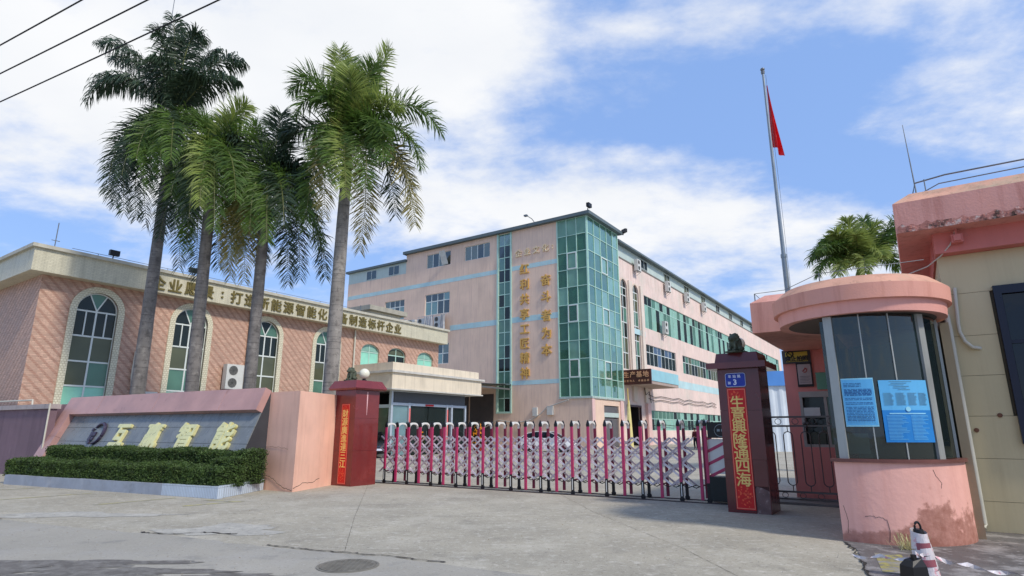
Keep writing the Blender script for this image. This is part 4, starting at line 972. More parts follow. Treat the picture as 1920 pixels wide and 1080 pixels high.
b = MB(); b.add([(.0015, .42, 2.66), (.0015, .47, 2.66), (.0015, .462, 2.3), (.0015, .45, 1.98), (.0015, .44, 1.98), (.0015, .43, 2.3)], [(0, 1, 2, 3, 4, 5)])
b.build('lime_streak', M('lime_streak', (226, 180, 180), .8, .1, 4), bpy.data.objects['gate_pillar'])
# guardian lions and globe lamps on the caps
def lion(label, loc, rz, s):
    b = MB()
    for c, r in (((0, .02, .12), (.10, .11, .12)), ((0, -.04, .17), (.085, .08, .11)), ((0, -.09, .27), (.085, .08, .085)), ((0, -.16, .25), (.05, .05, .045)), ((0, -.03, .28), (.105, .075, .10)),
                 ((-.06, -.11, .10), (.028, .03, .10)), ((.06, -.11, .10), (.028, .03, .10)), ((-.06, -.14, .02), (.035, .05, .025)), ((.06, -.14, .02), (.035, .05, .025)),
                 ((-.09, .04, .05), (.05, .09, .05)), ((.09, .04, .05), (.05, .09, .05)), ((0, .13, .18), (.04, .04, .11)), ((-.06, -.08, .35), (.022, .02, .03)), ((.06, -.08, .35), (.022, .02, .03))):
        b.ball(c, r, 12, 8)
    r_ = random.Random(4)
    for _ in range(34):
        a = r_.uniform(0, 6.28); h_ = r_.uniform(.2, .36); b.ball((.09 * math.cos(a), -.03 + .07 * math.sin(a) * (1 if math.sin(a) > 0 else .5), h_), .024, 6, 4)
    me = b.mesh('tmp', m_stonel); tmp = bpy.data.objects.new('tmp', me); COL.objects.link(tmp)
    md = tmp.modifiers.new('r', 'REMESH'); md.mode = 'VOXEL'; md.voxel_size = .012
    me2 = bpy.data.meshes.new_from_object(tmp.evaluated_get(bpy.context.evaluated_depsgraph_get())); bpy.data.objects.remove(tmp)
    me2.polygons.foreach_set('use_smooth', [True] * len(me2.polygons)); me2.name = 'body'
    t = thing('stone_lion', label, 'statue', loc, rz, 'stone lions on the gate pillars'); t.scale = (s, s, s)
    link('body', me2, t, (0, 0, .03)); b = MB(); b.box(-.13, .13, -.2, .18, 0, .03); b.build('plinth', m_stonel, t)
lion('small stone lion on the left gate pillar, beside the full globe lamp', (-4.80, 17.72, 2.98), -30, 1.0)
lion('dark stone lion on the right gate pillar, in front of the globe lamp', (4.58, 11.92, 3.08), -60, .98)
def globe(label, loc, r):
    t = thing('globe_lamp', label, 'lamp', loc, 0, 'globe lamps on the gate pillars')
    b = MB(); b.lathe([(.08, 0), (.08, .03), (.05, .05), (.05, .09)], n=14); b.build('base', m_black, t)
    b = MB(); b.ball((0, 0, .08 + r * .93), r, 24, 14); smooth(b).build('globe', m_globe, t)
globe('white globe lamp right of the lion on the left pillar', (-4.46, 17.83, 2.98), .155)
globe('white globe lamp half hidden behind the lion on the right pillar', (4.70, 12.12, 3.08), .14)

# ================================================================== retractable gate
GA = -31.67
GT = thing('retractable_gate', 'magenta and white folding electric gate closed across the entrance', 'gate', (-4.13, 18.67, 0), GA)
m_mag = M('magenta_enamel', (184, 48, 94), .35, .12, 3, 0, spec=.5, blotch=[((160, 40, 84), 3, .55, .75, .5)])
m_magd = M('magenta_rear', (120, 32, 58), .45, .2, 3, 0)
m_bar = M('white_bar', (236, 224, 222), .4, .06, 5, 0)
m_bard = M('worn_bar', (186, 172, 172), .45, .12, 5, 0)
m_arch = M('arch_white', (226, 224, 216), .4, .04, 3, 0)
NP, SPC, GD = 22, .449, .42; X00 = .33
def post_mesh(mat, foot):
    b = MB(); z0 = .42 if foot else .06
    b.box(-.032, .032, -.022, .022, z0, 1.64); return b.mesh('post', mat)
pm = {(m, f): post_mesh(m, f) for m in (m_mag, m_magd) for f in (0, 1)}
b = MB(); b.loft([[(-.03, -.025, .06), (.03, -.025, .06), (.03, .025, .06), (-.03, .025, .06)], [(-.026, -.02, .43), (.026, -.02, .43), (.026, .02, .43), (-.026, .02, .43)]]); b.box(-.034, -.0, -.028, .028, .1, .4)
shoe = b.mesh('shoe', m_black)
b = MB(); b.box(-.008, .012, -.03, -.0255, .12, .38); strp = b.mesh('shoe_stripe', m_arch)
b = MB(); b.tube([(0, -.02, 0), (0, .02, 0)], .055, 12); b.tube([(0, -.03, 0), (0, .03, 0)], .02, 8); whl = b.mesh('wheel', m_black)
b = MB(); b.loft([[(-.034, -.026, 1.635), (.034, -.026, 1.635), (.034, .026, 1.635), (-.034, .026, 1.635)], [(-.038, -.03, 1.68), (.038, -.03, 1.68), (.038, .03, 1.68), (-.038, .03, 1.68)], [(-.022, -.018, 1.75), (.022, -.018, 1.75), (.022, .018, 1.75), (-.022, .018, 1.75)], [(-.004, -.004, 1.80), (.004, -.004, 1.80), (.004, .004, 1.80), (-.004, .004, 1.80)]]); capm = b.mesh('cap', m_black)
b = MB(); n = 10; up = []; lo_ = []
rings = []
for k in range(n + 1):
    a = math.pi * k / n; y = .03 + (GD - .06) * (1 - math.cos(a)) / 2; z = 1.64 + .13 * math.sin(a) ** .7
    rings.append([(-.032, y, z), (.032, y, z), (.032, y, z - .05), (-.032, y, z - .05)])
b.loft(rings); archm = b.mesh('arch', m_arch)
b = MB(); b.box(-.012, .012, .02, GD - .02, .34, .37); ctie = b.mesh('tie_bar', m_magd)
for i in range(NP):
    x = X00 + i * SPC; foot = i % 2 == 0
    for y, m in ((0, m_mag), (GD, m_magd)):
        p = link('post', pm[(m, foot)], GT, (x, y, 0)); link('cap', capm, p)
        if foot:
            link('shoe', shoe, p); link('wheel', whl, p, (0, 0, .056))
            if y == 0: link('shoe_stripe', strp, p)
    link('arch', archm, GT, (x, 0, 0)); link('tie_bar', ctie, GT, (x, 0, 0))
ZT, ST = 1.37, .345
def latm(sgn, mat):
    b = MB(); b.bar((-SPC / 2, 0, sgn * ST / 2), (SPC / 2, 0, -sgn * ST / 2), .022, .042)
    for e in (-1, 1): b.tube([(e * SPC / 2, -.014, -sgn * e * ST / 2), (e * SPC / 2, .014, -sgn * e * ST / 2)], .018, 6)
    return b.mesh('lattice_bar', mat)
lm = {(1, 0): latm(1, m_bar), (-1, 0): latm(-1, m_bard), (1, 1): latm(1, m_bard), (-1, 1): latm(-1, m_bar)}
for i in range(NP):
    x = X00 + i * SPC
    if x + SPC / 2 > X00 + (NP - 1) * SPC + .01: continue
    for k in range(3):
        z = ZT - ST * (k + .5)
        for row, y in ((0, .035), (1, GD - .035)):
            for sg in (1, -1):
                link('lattice_bar', lm[(sg, row)], GT, (x, y + sg * .012, z))
b = MB()
for i in range(NP - 1):
    x = X00 + i * SPC
    for y in (.035, GD - .035):
        pts = [(x, y, .36), (x + SPC * .3, y, .30), (x + SPC * .5, y, .335), (x + SPC * .7, y, .30), (x + SPC, y, .36)]
        b.tube(pts, .011, 5)
b.build('bottom_linkage', m_black, GT)
# end section with striped drive panel
xe = X00 + NP * SPC - .30
for x in (xe,):
    for y in (0, GD):
        p = link('post', pm[(m_mag if y == 0 else m_magd, 1)], GT, (x, y, 0)); link('cap', capm, p); link('shoe', shoe, p); link('wheel', whl, p, (0, 0, .056))
    link('arch', archm, GT, (x, 0, 0))
b = MB(); b.box(xe + .03, xe + .62, .04, .10, .62, 1.36); b.build('drive_panel', m_arch, GT)
for k in range(4):
    b = MB(); z = .52 + k * .27
    b.add([(xe + .03, .033, z), (xe + .62, .033, z + .30), (xe + .62, .033, z + .37), (xe + .03, .033, z + .07), (xe + .03, .039, z), (xe + .62, .039, z + .30), (xe + .62, .039, z + .37), (xe + .03, .039, z + .07)], [(0, 1, 2, 3), (7, 6, 5, 4), (0, 4, 5, 1), (3, 2, 6, 7), (1, 5, 6, 2), (0, 3, 7, 4)]); b.build('stripe', m_mag, GT)
b = MB(); b.box(xe + .03, xe + .7, -.02, GD, .06, .56); b.build('drive_box', M('drive_box_dark', (26, 32, 30), .5, .2, 2), GT)
b = MB(); b.box(xe + .05, xe + .66, .0, GD, 1.38, 1.72); hd = b.build('drive_head', m_black, GT)
b = MB(); b.tube([(xe + .34 + .13 * math.cos(a * math.pi / 12), -.004, 1.54 + .13 * math.sin(a * math.pi / 12)) for a in range(25)], .007, 5, False); b.build('round_badge', M('badge_grey', (150, 160, 160), .4), hd)
for dx in (-.045, .045):
    b = MB(); b.box(xe + .34 + dx - .03, xe + .34 + dx + .03, -.008, -.001, 1.52, 1.57); b.build('badge_mark', M('badge_grey', (150, 160, 160), .4), hd)
b = MB(); b.box(-.2, 10.6, -.07, -.03, .0, .022); b.box(-.2, 10.6, GD + .03, GD + .07, .0, .022); b.build('track_rail', M('rail_steel', (70, 60, 62), .5, .2, 3, metal=.4), GT)

# ================================================================== guard booth
GB = thing('guard_booth', 'salmon pink guard booth with rounded glazed bay and round roof parapet', 'building', (4.76, 9.02, 0), -A_ANG)
CX, CY = .35, 1.20
def arc(r, a0, a1, n): return [(CX + r * math.cos(R(a0 + (a1 - a0) * k / n)), CY + r * math.sin(R(a0 + (a1 - a0) * k / n))) for k in range(n + 1)]
m_booth = M('booth_salmon', (236, 178, 162), .75, .09, 1.2, .5, 14, streak=.36, streak_rgb=(190, 120, 104), blotch=[((240, 188, 168), 1.5, .52, .8, .5)])
m_boothp = M('booth_parapet', (222, 160, 142), .75, .12, .9, .3, 45, streak=.5, streak_rgb=(150, 78, 60), blotch=[((232, 160, 132), 1.6, .5, .75, .5)])
m_stain = M('damp_stain', (150, 92, 72), .85, .3, 3, .4, blotch=[((96, 58, 46), 4, .5, .68, .7), ((206, 132, 116), 7, .54, .7, .5)])
def add_stain(m, cx_, wx, ztop, rgb):
    t = m.node_tree; bs = t.nodes['Principled BSDF']; src = bs.inputs['Base Color'].links[0].from_socket
    tcn = t.nodes.new('ShaderNodeTexCoord'); sp_ = t.nodes.new('ShaderNodeSeparateXYZ'); t.links.new(tcn.outputs['Object'], sp_.inputs[0])
    def nz(sc, d):
        n = t.nodes.new('ShaderNodeTexNoise'); n.inputs['Scale'].default_value = sc; n.inputs['Detail'].default_value = d; n.inputs['Roughness'].default_value = .65; t.links.new(tcn.outputs['Object'], n.inputs['Vector']); return n.outputs[0]
    a = mth('ABSOLUTE', mth('DIVIDE', mth('SUBTRACT', sp_.outputs[0], cx_, t), wx, t), None, t)
    g = mth('SUBTRACT', mth('SUBTRACT', 1.0, mth('MULTIPLY', a, a, t), t), mth('DIVIDE', sp_.outputs[2], ztop, t), t)
    g = mth('ADD', g, mth('MULTIPLY', mth('SUBTRACT', nz(3.2, 8), .5, t), 2.4, t), t)
    mr = t.nodes.new('ShaderNodeMapRange'); mr.interpolation_type = 'SMOOTHSTEP'; mr.inputs[1].default_value = .0; mr.inputs[2].default_value = .35; mr.inputs[4].default_value = .85; t.links.new(g, mr.inputs[0])
    f_ = mth('MULTIPLY', mr.outputs[0], mth('ADD', .35, nz(9, 6), t), t, True)
    mx_ = t.nodes.new('ShaderNodeMixRGB'); t.links.new(f_, mx_.inputs[0]); t.links.new(src, mx_.inputs[1]); mx_.inputs[2].default_value = lin(rgb) + (1,)
    t.links.new(mx_.outputs[0], bs.inputs['Base Color'])
add_stain(m_booth, 1.22, .62, .62, (138, 84, 66)); add_stain(m_booth, .45, 1.0, .20, (150, 96, 80))
arcb = arc(1.25, -106.5, 8, 38)
b = MB(); b.loft([[(x, y, 0) for x, y in arcb], [(x, y, 1.10) for x, y in arcb]], cap=False, closed=False); smooth(b)
b.build('bay_wall', m_booth, GB)
b = MB(); b.loft([[(x, y, 1.10) for x, y in arc(1.29, -108, 8, 36)], [(x, y, 1.145) for x, y in arc(1.29, -108, 8, 36)], [(x, y, 1.145) for x, y in arc(1.0, -108, 8, 36)], [(x, y, 1.10) for x, y in arc(1.0, -108, 8, 36)]], cap=False, closed=False); b.build('sill', M('sill_brown', (112, 70, 62), .4, .15, 3), GB)
def arcpt(a, z, r_=1.252): return (CX + r_ * math.cos(R(a)), CY + r_ * math.sin(R(a)), z)
for pts_ in ([(-48, 1.02), (-46, .9), (-43, .84), (-44, .76)], [(-92, .36), (-86, .37), (-80, .34), (-79, .2), (-80, .05)], [(-104, .5), (-102, .3), (-103, .12)]):
    b = wcrack([arcpt(a_, z_) for a_, z_ in pts_], .0022); b.build('wall_crack', m_crack, GB)
m_boothd = M('booth_red_wall', (226, 142, 130), .7, .1, 1, .2, streak=.25, streak_rgb=(130, 60, 56))
b = MB(); b.box(.0, .12, .02, 5.3, 0, 1.1); b.box(.0, .12, 3.9, 5.3, 1.1, 3.2)
b.box(-1.45, .0, 5.35, 5.5, 0, 1.17) ; b.box(-1.45, -1.17, 5.35, 5.5, 1.17, 3.4); b.box(-1.17, 0.0, 5.35, 5.5, 2.43, 3.4)
b.box(-1.45, -1.3, 5.5, 9, 0, 3.4); b.box(-1.45, 1.7, 8.85, 9, 0, 3.4)
b.build('wall', m_boothd, GB)
each('inner_wall', M('booth_inside', (92, 108, 100), .8, .3, 1.2, 0), GB, [(.2, 1.57, 3.6, 3.7, 0.02, 3.2), (-1.2, .1, 6.6, 6.7, .02, 3.2)])
b = MB(); b.box(1.58, 1.70, 1.25, 3.6, 0, 3.2); b.build('side_wall', M('side_render', (150, 134, 108), .75, .12, 1, .2, streak=.3), GB)
# glazed bay: posts, tinted panes
m_bayg = glassmat('glass_bay', (165, 190, 184), .62, .03, (40, 54, 54), .03, .8)
m_galv = M('galvanised_post', (168, 170, 164), .45, .12, 2, 0, metal=.3, streak=.3)
for a0, a1 in ((-98.5, -80.2), (-79.6, -60.9), (-60.3, -37), (-34, 4)):
    s_ = 10; pa = arc(1.165, a0, a1, s_); b = MB()
    b.loft([[(x, y, 1.15) for x, y in pa], [(x, y, 3.25) for x, y in pa]], cap=False, closed=False); smooth(b).build('glass_pane', m_bayg, GB)
for a, w in ((-100.3, .12), (-35.6, .12), (-79.9, .016), (-60.6, .016), (5, .06)):
    x, y = CX + 1.175 * math.cos(R(a)), CY + 1.175 * math.sin(R(a)); tx, ty = -math.sin(R(a)), math.cos(R(a)); nx, ny = math.cos(R(a)), math.sin(R(a))
    h = w / 2; d_ = .05 if w > .05 else .012
    b = MB(); b.prism([(x - tx * h - nx * d_, y - ty * h - ny * d_), (x + tx * h - nx * d_, y + ty * h - ny * d_), (x + tx * h + nx * d_ * .6, y + ty * h + ny * d_ * .6), (x - tx * h + nx * d_ * .6, y - ty * h + ny * d_ * .6)], 1.146, 3.255)
    b.build('mullion', m_galv, GB)
b = MB(); b.box(.02, .08, .1, 3.9, 1.12, 3.2); b.build('glass_pane', m_bayg, GB)
# things inside on the counter
b = MB(); b.box(.2, 1.0, .75, 1.15, 1.05, 1.09); b.box(.25, .3, .8, 1.1, .03, 1.05); b.box(.9, .95, .8, 1.1, .03, 1.05); dk = b.build('counter', M('counter_wood', (120, 112, 98), .6), GB)
b = MB(); b.box(.15, .45, .5, .52, 1.2, 1.5); b.build('notice_paper', M('white_paper', (210, 210, 200), .7), GB)
b = MB(); b.box(.28, .5, .55, .8, 1.09, 1.26); b.build('telephone', M('phone_beige', (170, 170, 158), .5), GB)
# roof: slab over the walkway and the round parapet
Z0 = 3.22
slabp = [(-1.37, 1.97), (1.5, 1.97), (1.5, 9.2), (-1.37, 9.2)]
b = MB(); b.box(-1.37, 1.6, 1.97, 9.2, 3.40, 4.0); b.loft([[(-1.37, 1.97, 4.0), (1.6, 1.97, 4.0), (1.6, 9.2, 4.0), (-1.37, 9.2, 4.0)], [(-1.12, 2.2, 4.17), (1.5, 2.2, 4.17), (1.5, 9.0, 4.17), (-1.12, 9.0, 4.17)]]); b.build('roof_slab', m_boothp, GB)
PCX, PCY = .50, 1.06    # parapet centre
def ring(r, z, n=72): return [(PCX + r * math.cos(2 * math.pi * k / n), PCY + r * math.sin(2 * math.pi * k / n), z) for k in range(n)]
b = MB(); b.loft([ring(1.02, 3.27), ring(1.20, 3.26), ring(1.22, 3.47)], cap=False); smooth(b).build('lower_fascia', M('booth_fascia', (228, 164, 150), .7, .08, 1, .3, 30, streak=.4, streak_rgb=(176, 100, 88)), GB)
b = MB(); b.loft([ring(1.22, 3.445), ring(1.28, 3.45), ring(1.29, 3.68)], cap=False); smooth(b).build('upper_parapet', m_boothp, GB)
m_bevel = M('roof_bevel_worn', (212, 160, 134), .85, .15, 1.2, .4, 40, streak=.6, streak_rgb=(116, 84, 70), blotch=[((150, 158, 132), 1.1, .52, .68, .6), ((92, 76, 66), 4, .58, .7, .7)])
b = MB(); b.loft([ring(1.29, 3.68), ring(1.10, 3.84), ring(.95, 3.84), ring(.95, 3.5)], cap=False); smooth(b).build('parapet_top', m_bevel, GB)
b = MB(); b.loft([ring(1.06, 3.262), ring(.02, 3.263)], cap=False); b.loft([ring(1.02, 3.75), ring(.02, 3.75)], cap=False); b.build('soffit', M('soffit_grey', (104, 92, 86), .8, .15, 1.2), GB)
b = MB(); b.tube([(-1.2, 2.15, 4.1), (-1.28, 2.05, 4.2), (-.6, 1.2, 4.02), (.1, .1, 3.98), (.9, .1, 3.98), (1.5, .6, 4.1)], .006, 5); b.tube([(-1.28, 2.05, 4.2), (-1.28, 2.05, 4.0)], .012, 5); b.tube([(.1, .1, 3.72), (.1, .1, 3.98)], .01, 5); b.build('lightning_wire', m_steel, GB)
# back wall: window, sign and framed posters are on the wall that faces the road
gw = lambda s, z: (-1.45 + s, z)
def bwin():
    fr = MB(); x0, x1, z0, z1 = -1.17, -.2, 1.17, 2.43; y = 5.40
    fr.box(x0, x1, y - .08, y + .05, z1 - .13, z1); fr.box(x0, x1, y - .05, y + .04, z0, z0 + .06); fr.box(x0, x0 + .06, y - .05, y + .04, z0 + .06, z1 - .13); fr.box(x1 - .06, x1, y - .05, y + .04, z0 + .06, z1 - .13); fr.box(-.66, -.6, y - .055, y + .04, z0 + .06, z1 - .13)
    w = fr.build('window', M('dull_aluminium', (170, 164, 154), .5, .12, 3, metal=.2), GB)
    for p, q_ in ((x0 + .06, -.66), (-.6, x1 - .06)):
        b = MB(); b.box(p, q_, y - .01, y, z0 + .06, z1 - .13); b.build('pane', m_glassd if p < -1 else m_glassg, w)
    b = MB(); b.box(-1.10, -.76, y - .07, y - .06, 1.86, 2.06); b.build('paper_notice', M('white_paper', (210, 210, 200), .7), w)
bwin()
NS = thing('no_photo_sign', 'yellow no photography sign under the booth roof', 'sign', (4.76, 9.02, 0), -A_ANG)
b = MB(); b.box(-1.44, -.82, 5.30, 5.33, 3.10, 3.42); b.build('backing', M('sign_grey', (74, 72, 72), .6), NS)
b = MB(); b.box(-1.36, -.88, 5.28, 5.298, 3.14, 3.37); b.build('panel', M('sign_yellow', (206, 180, 66), .5, .1, 4), NS)
b = MB(); b.tube([(-1.26 + .07 * math.cos(k * math.pi / 8), 5.27, 3.32 + .07 * math.sin(k * math.pi / 8)) for k in range(17)], .014, 6, False); b.bar((-1.31, 5.268, 3.37), (-1.21, 5.268, 3.27), .02); b.build('prohibition_ring', m_black, NS)
for i, ch in enumerate('禁止拍照'): text(ch, .13, m_black, NS, (-1.31 + i * .125, 5.272, 3.21), (R(90), 0, 0), .002, .03)
PF = thing('framed_notice', 'framed pale notice with a red emblem hanging beside the booth window', 'poster', (4.76, 9.02, 0), -A_ANG)
b = MB(); b.box(-1.16, -.82, 5.30, 5.34, 2.54, 3.11); b.build('frame', M('black_frame', (34, 24, 24), .4), PF)
b = MB(); b.box(-1.13, -.85, 5.292, 5.299, 2.60, 3.07); pp = b.build('sheet', M('grey_pink_paper', (182, 166, 160), .6, .08, 4), PF)
b = MB(); b.tube([(-.985 + .05 * math.cos(R(a)), 5.288, 2.93 + .05 * math.sin(R(a))) for a in range(-120, 100, 20)], .010, 5); b.bar((-1.03, 5.288, 2.9), (-.95, 5.288, 2.98), .018); b.build('emblem', M('emblem_red', (170, 60, 52), .6), PF)
b = MB()
for k in range(5): b.box(-1.10, -.88 - .03 * (k % 2), 5.288, 5.291, 2.78 - k * .035, 2.79 - k * .035)
b.build('print_lines', M('grey_print', (110, 100, 98), .7), PF)['kind'] = 'stuff'
b = MB(); b.box(-.76, -.3, 5.31, 5.34, 2.47, 2.86); tag(b.build('green_board', M('green_panel', (104, 158, 130), .5, .08, 2)), 'plain green board above the booth window', 'board')
o = bpy.data.objects['green_board']; o.location = (4.76, 9.02, 0); o.rotation_euler = (0, 0, R(-A_ANG))
# blue posters behind the glass of the bay (outside face, curved with it)
m_pb = M('poster_blue', (96, 178, 226), .4, .05, 2, 0); m_pdb = M('poster_deep_blue', (34, 128, 200), .4, .08, 3, 0); m_ink = M('poster_ink', (38, 92, 150), .5); m_inkg = M('poster_grey', (92, 140, 160), .5)
m_pale = M('poster_pale', (150, 212, 232), .45)
def curved(parent, name, mat, a0, a1, z0, z1, r=1.192, skew=0):
    b = MB(); pa = arc(r, a0, a1, 5); b.loft([[(x, y, z0) for x, y in pa], [(x, y, z1) for x, y in pa]], cap=False, closed=False)
    return b.build(name, mat, parent)
def mergecurved(parent, name, mat, items, r):
    b = MB()
    for a0, a1, z0, z1 in items: pa = arc(r, a0, a1, 2); b.loft([[(x, y, z0) for x, y in pa], [(x, y, z1) for x, y in pa]], cap=False, closed=False)
    return tag(b.build(name, mat, parent), kind='stuff')
P1 = thing('blue_poster', 'smaller pale blue poster of text lines on the left of the bay glass', 'poster', (4.76, 9.02, 0), -A_ANG, 'posters on the bay glass')
curved(P1, 'sheet', m_pb, -96.0, -76.6, 1.62, 2.28); curved(P1, 'margin', m_pale, -96.4, -76.2, 1.60, 2.30, 1.190)
r = random.Random(3); it = []; z = 2.24
for k in range(26):
    z -= .0215
    if k in (3, 9, 12, 15): continue
    a = -95; end = -84 if k < 4 else -78
    while a < end:
        w = r.uniform(.6, 3); it.append((a, min(a + w, end), z, z + .009 + (.006 if 4 < k < 9 else 0))); a += w + r.uniform(.2, .7)
mergecurved(P1, 'print_lines', m_ink, it, 1.195)
mergecurved(P1, 'table_lines', m_inkg, [(-94.5 + i * 1.6, -94.4 + i * 1.6, 1.65, 1.77) for i in range(11)] + [(-94.5, -78, z_, z_ + .003) for z_ in (1.65, 1.68, 1.71, 1.74, 1.77)], 1.195)
P2 = thing('blue_poster', 'larger two-tone blue poster with round emblem on the right of the bay glass', 'poster', (4.76, 9.02, 0), -A_ANG, 'posters on the bay glass')
curved(P2, 'sheet', m_pb, -73.3, -39.4, 1.83, 2.26); curved(P2, 'lower_sheet', m_pdb, -73.3, -39.4, 1.38, 1.83); curved(P2, 'title_line', m_pale, -69, -44, 1.775, 1.79, 1.196)
it = []
for c in range(4):
    for k in range(13):
        a = -71.3 + c * 7.9; it.append((a, a + r.uniform(5, 6.9), 2.07 - k * .014, 2.076 - k * .014))
for k in range(6): it.append((-68 + r.uniform(0, 8), -48 - r.uniform(0, 9), 2.235 - k * .023, 2.242 - k * .023))
mergecurved(P2, 'print_lines', m_inkg, it, 1.196)
it = []
for c in range(2):
    for k in range(18):
        a = -71 + c * 15.6; it.append((a, a + r.uniform(7, 13.8), 1.75 - k * .0195, 1.758 - k * .0195))
mergecurved(P2, 'lower_print', m_pb, it, 1.196)
ea = R(-56.5); ec = (CX + 1.199 * math.cos(ea), CY + 1.199 * math.sin(ea), 1.845)
b = MB(); b.lathe([(.035, -.002), (.035, .002), (.001, .0025)], n=18); e_ = b.build('emblem', m_pale, P2, ec, (R(90), 0, R(-56.5 + 90)))
# ---- side gate between pillar and booth
SG = thing('side_gate', 'dark iron pedestrian gate with looped bars between pillar and guard booth', 'gate', (4.76, 9.02, 0), -A_ANG)
m_iron2 = M('gate_iron', (104, 100, 96), .4, .2, 4, .05, metal=.5)
gy = 4.72; xa, xb = -1.98, -.05
for z in (1.84, 1.64, .22):
    b = MB(); b.bar((xa, gy, z), (xb, gy, z), .03, .04); b.build('rail', m_iron2, SG)
b = MB(); b.bar((xa, gy, .04), (xa, gy, 1.9), .05); b.bar((xb, gy, .04), (xb, gy, 1.9), .05); b.bar((xa, gy, .07), (xb, gy, .07), .03); b.build('frame', m_iron2, SG)
for i in range(5):
    x = -1.76 + i * .36
    b = MB(); w = .095; z0, z1 = .45, 1.42
    if i % 1 == 0:
        pts = [(x - w, gy, z0)] + [(x - w * math.cos(R(t)), gy, z1 + w * math.sin(R(t))) for t in range(0, 181, 20)] + [(x + w, gy, z0)] + [(x + w * math.cos(R(t)), gy, z0 - w * math.sin(R(t))) for t in range(0, 181, 20)]
        b.tube(pts, .012, 6); b.tube([(x, gy, z1 + w), (x, gy, 1.64)], .011, 6); b.tube([(x, gy, z0 - w), (x, gy, .22)], .011, 6)
    b.build('looped_bar', m_iron2, SG)
for i in range(4):
    x = -1.58 + i * .36; b = MB(); b.tube([(x + .065 * math.cos(R(t)), gy, 1.74 + .065 * math.sin(R(t))) for t in range(0, 361, 24)], .008, 5, False); b.build('ring', m_iron2, SG); b = MB(); b.tube([(x + .06 * math.cos(R(t)), gy, .145 + .055 * math.sin(R(t))) for t in range(0, 361, 24)], .008, 5, False); b.build('ring', m_iron2, SG)
b = MB()
for dx, dz in ((0, .06), (.04, -.03), (-.04, -.03), (0, -.09), (0, 0)): b.ball((-1.0 + dx, gy - .01, 1.72 + dz), .035, 8, 6)
b.build('cast_rosette', m_iron2, SG)
b = MB(); b.box(-2.05, .0, 4.2, 5.3, .0, .05); tag(b.build('threshold', M('threshold_concrete', (120, 116, 110), .85, .15, 2, .3)), kind='structure')
o = bpy.data.objects['threshold']; o.location = (4.76, 9.02, 0); o.rotation_euler = (0, 0, R(-A_ANG))

# ================================================================== yellow building at the right edge
YB = thing('roadside_building', 'mustard clad building with overhanging pink roof slab at the right edge', 'building', (7.42, 9.83, 0), -A_ANG)
m_yel = M('mustard_panel', (204, 188, 148), .5, .06, .8, .1, streak=.22, streak_rgb=(140, 120, 84))
b = MB(); b.box(0.02, 10, .03, 9, 0, 4.48); b.build('core_wall', M('wall_core', (90, 80, 62), .8), YB)
rows = [0, .46, 1.11, 1.77, 2.42, 3.08, 3.80, 4.48]
for j in range(len(rows) - 1):
    xs = [0, .62] if rows[j] > 1.2 and rows[j + 1] < 4 else [0, 2.4, 4.8, 7.2, 9.6]
    if len(xs) == 2: xs = [0, .62]
    for i in range(len(xs) - 1):
        b = MB(); b.box(xs[i] + .0015, xs[i + 1] - .0015, 0, .028, rows[j] + .003, rows[j + 1] - .003); b.build('wall_panel', m_yel, YB)
    if len(xs) == 2:
        for x0, x1 in ((5.2, 7.2), (7.2, 9.6)): b = MB(); b.box(x0 + .004, x1 - .004, 0, .028, rows[j] + .004, rows[j + 1] - .004); b.build('wall_panel', m_yel, YB)
b = MB(); b.box(0.005, .018, .03, 9, 0, 4.48); b.build('side_cladding', m_yel, YB)
m_navy = M('navy_shutter', (20, 24, 44), .35, .2, 2, .05)
b = MB(); b.box(.66, 5.16, -.10, .029, 3.72, 3.86); b.box(.66, .76, -.10, .029, 1.34, 3.72); b.box(.76, 5.16, -.10, .029, 1.28, 1.36); w = b.build('window_frame', m_navy, YB)
for i in range(4): b = MB(); b.box(.77 + i * 1.1, .77 + i * 1.1 + 1.08, -.03 + .02 * (i % 2), .0 + .02 * (i % 2), 1.37, 3.71); b.build('pane', glassmat('glass_navy', (60, 66, 90), .15, .08, (14, 17, 32)), w)
b = MB(); b.box(.76, 5.1, -.06, -.035, 2.9, 2.96); b.build('mid_rail', m_navy, w)
m_beam = M('pink_beam', (206, 122, 112), .75, .1, 1, .15, streak=.2, streak_rgb=(150, 76, 70))
b = MB(); b.box(-.02, 10, -.25, 0.3, 4.48, 4.84); b.box(-.03, .14, .3, 9, 4.48, 4.84); b.build('beam', m_beam, YB)
m_roofp = M('roof_pink', (216, 156, 142), .8, .12, 1.1, .4, 30, streak=.7, streak_rgb=(158, 84, 68), blotch=[((230, 160, 136), 1.5, .5, .75, .4)])
b = MB(); b.box(-.52, 10.4, -.62, 9, 4.90, 5.38); b.box(-.52, 10.4, -.62, 9, 4.84, 4.90); b.build('roof_slab', m_roofp, YB)
b = MB(); b.loft([[(-.52, -.62, 5.38), (10.4, -.62, 5.38), (10.4, 9, 5.38), (-.52, 9, 5.38)], [(-.25, -.36, 5.60), (10.2, -.36, 5.60), (10.2, 8.8, 5.60), (-.25, 8.8, 5.60)]]); b.build('roof_bevel', M('roof_bevel_worn', (206, 148, 118), .85, .15, 1.2, .4, 40, streak=.6, streak_rgb=(110, 70, 56), blotch=[((150, 160, 130), .9, .55, .7, .6)]), YB)
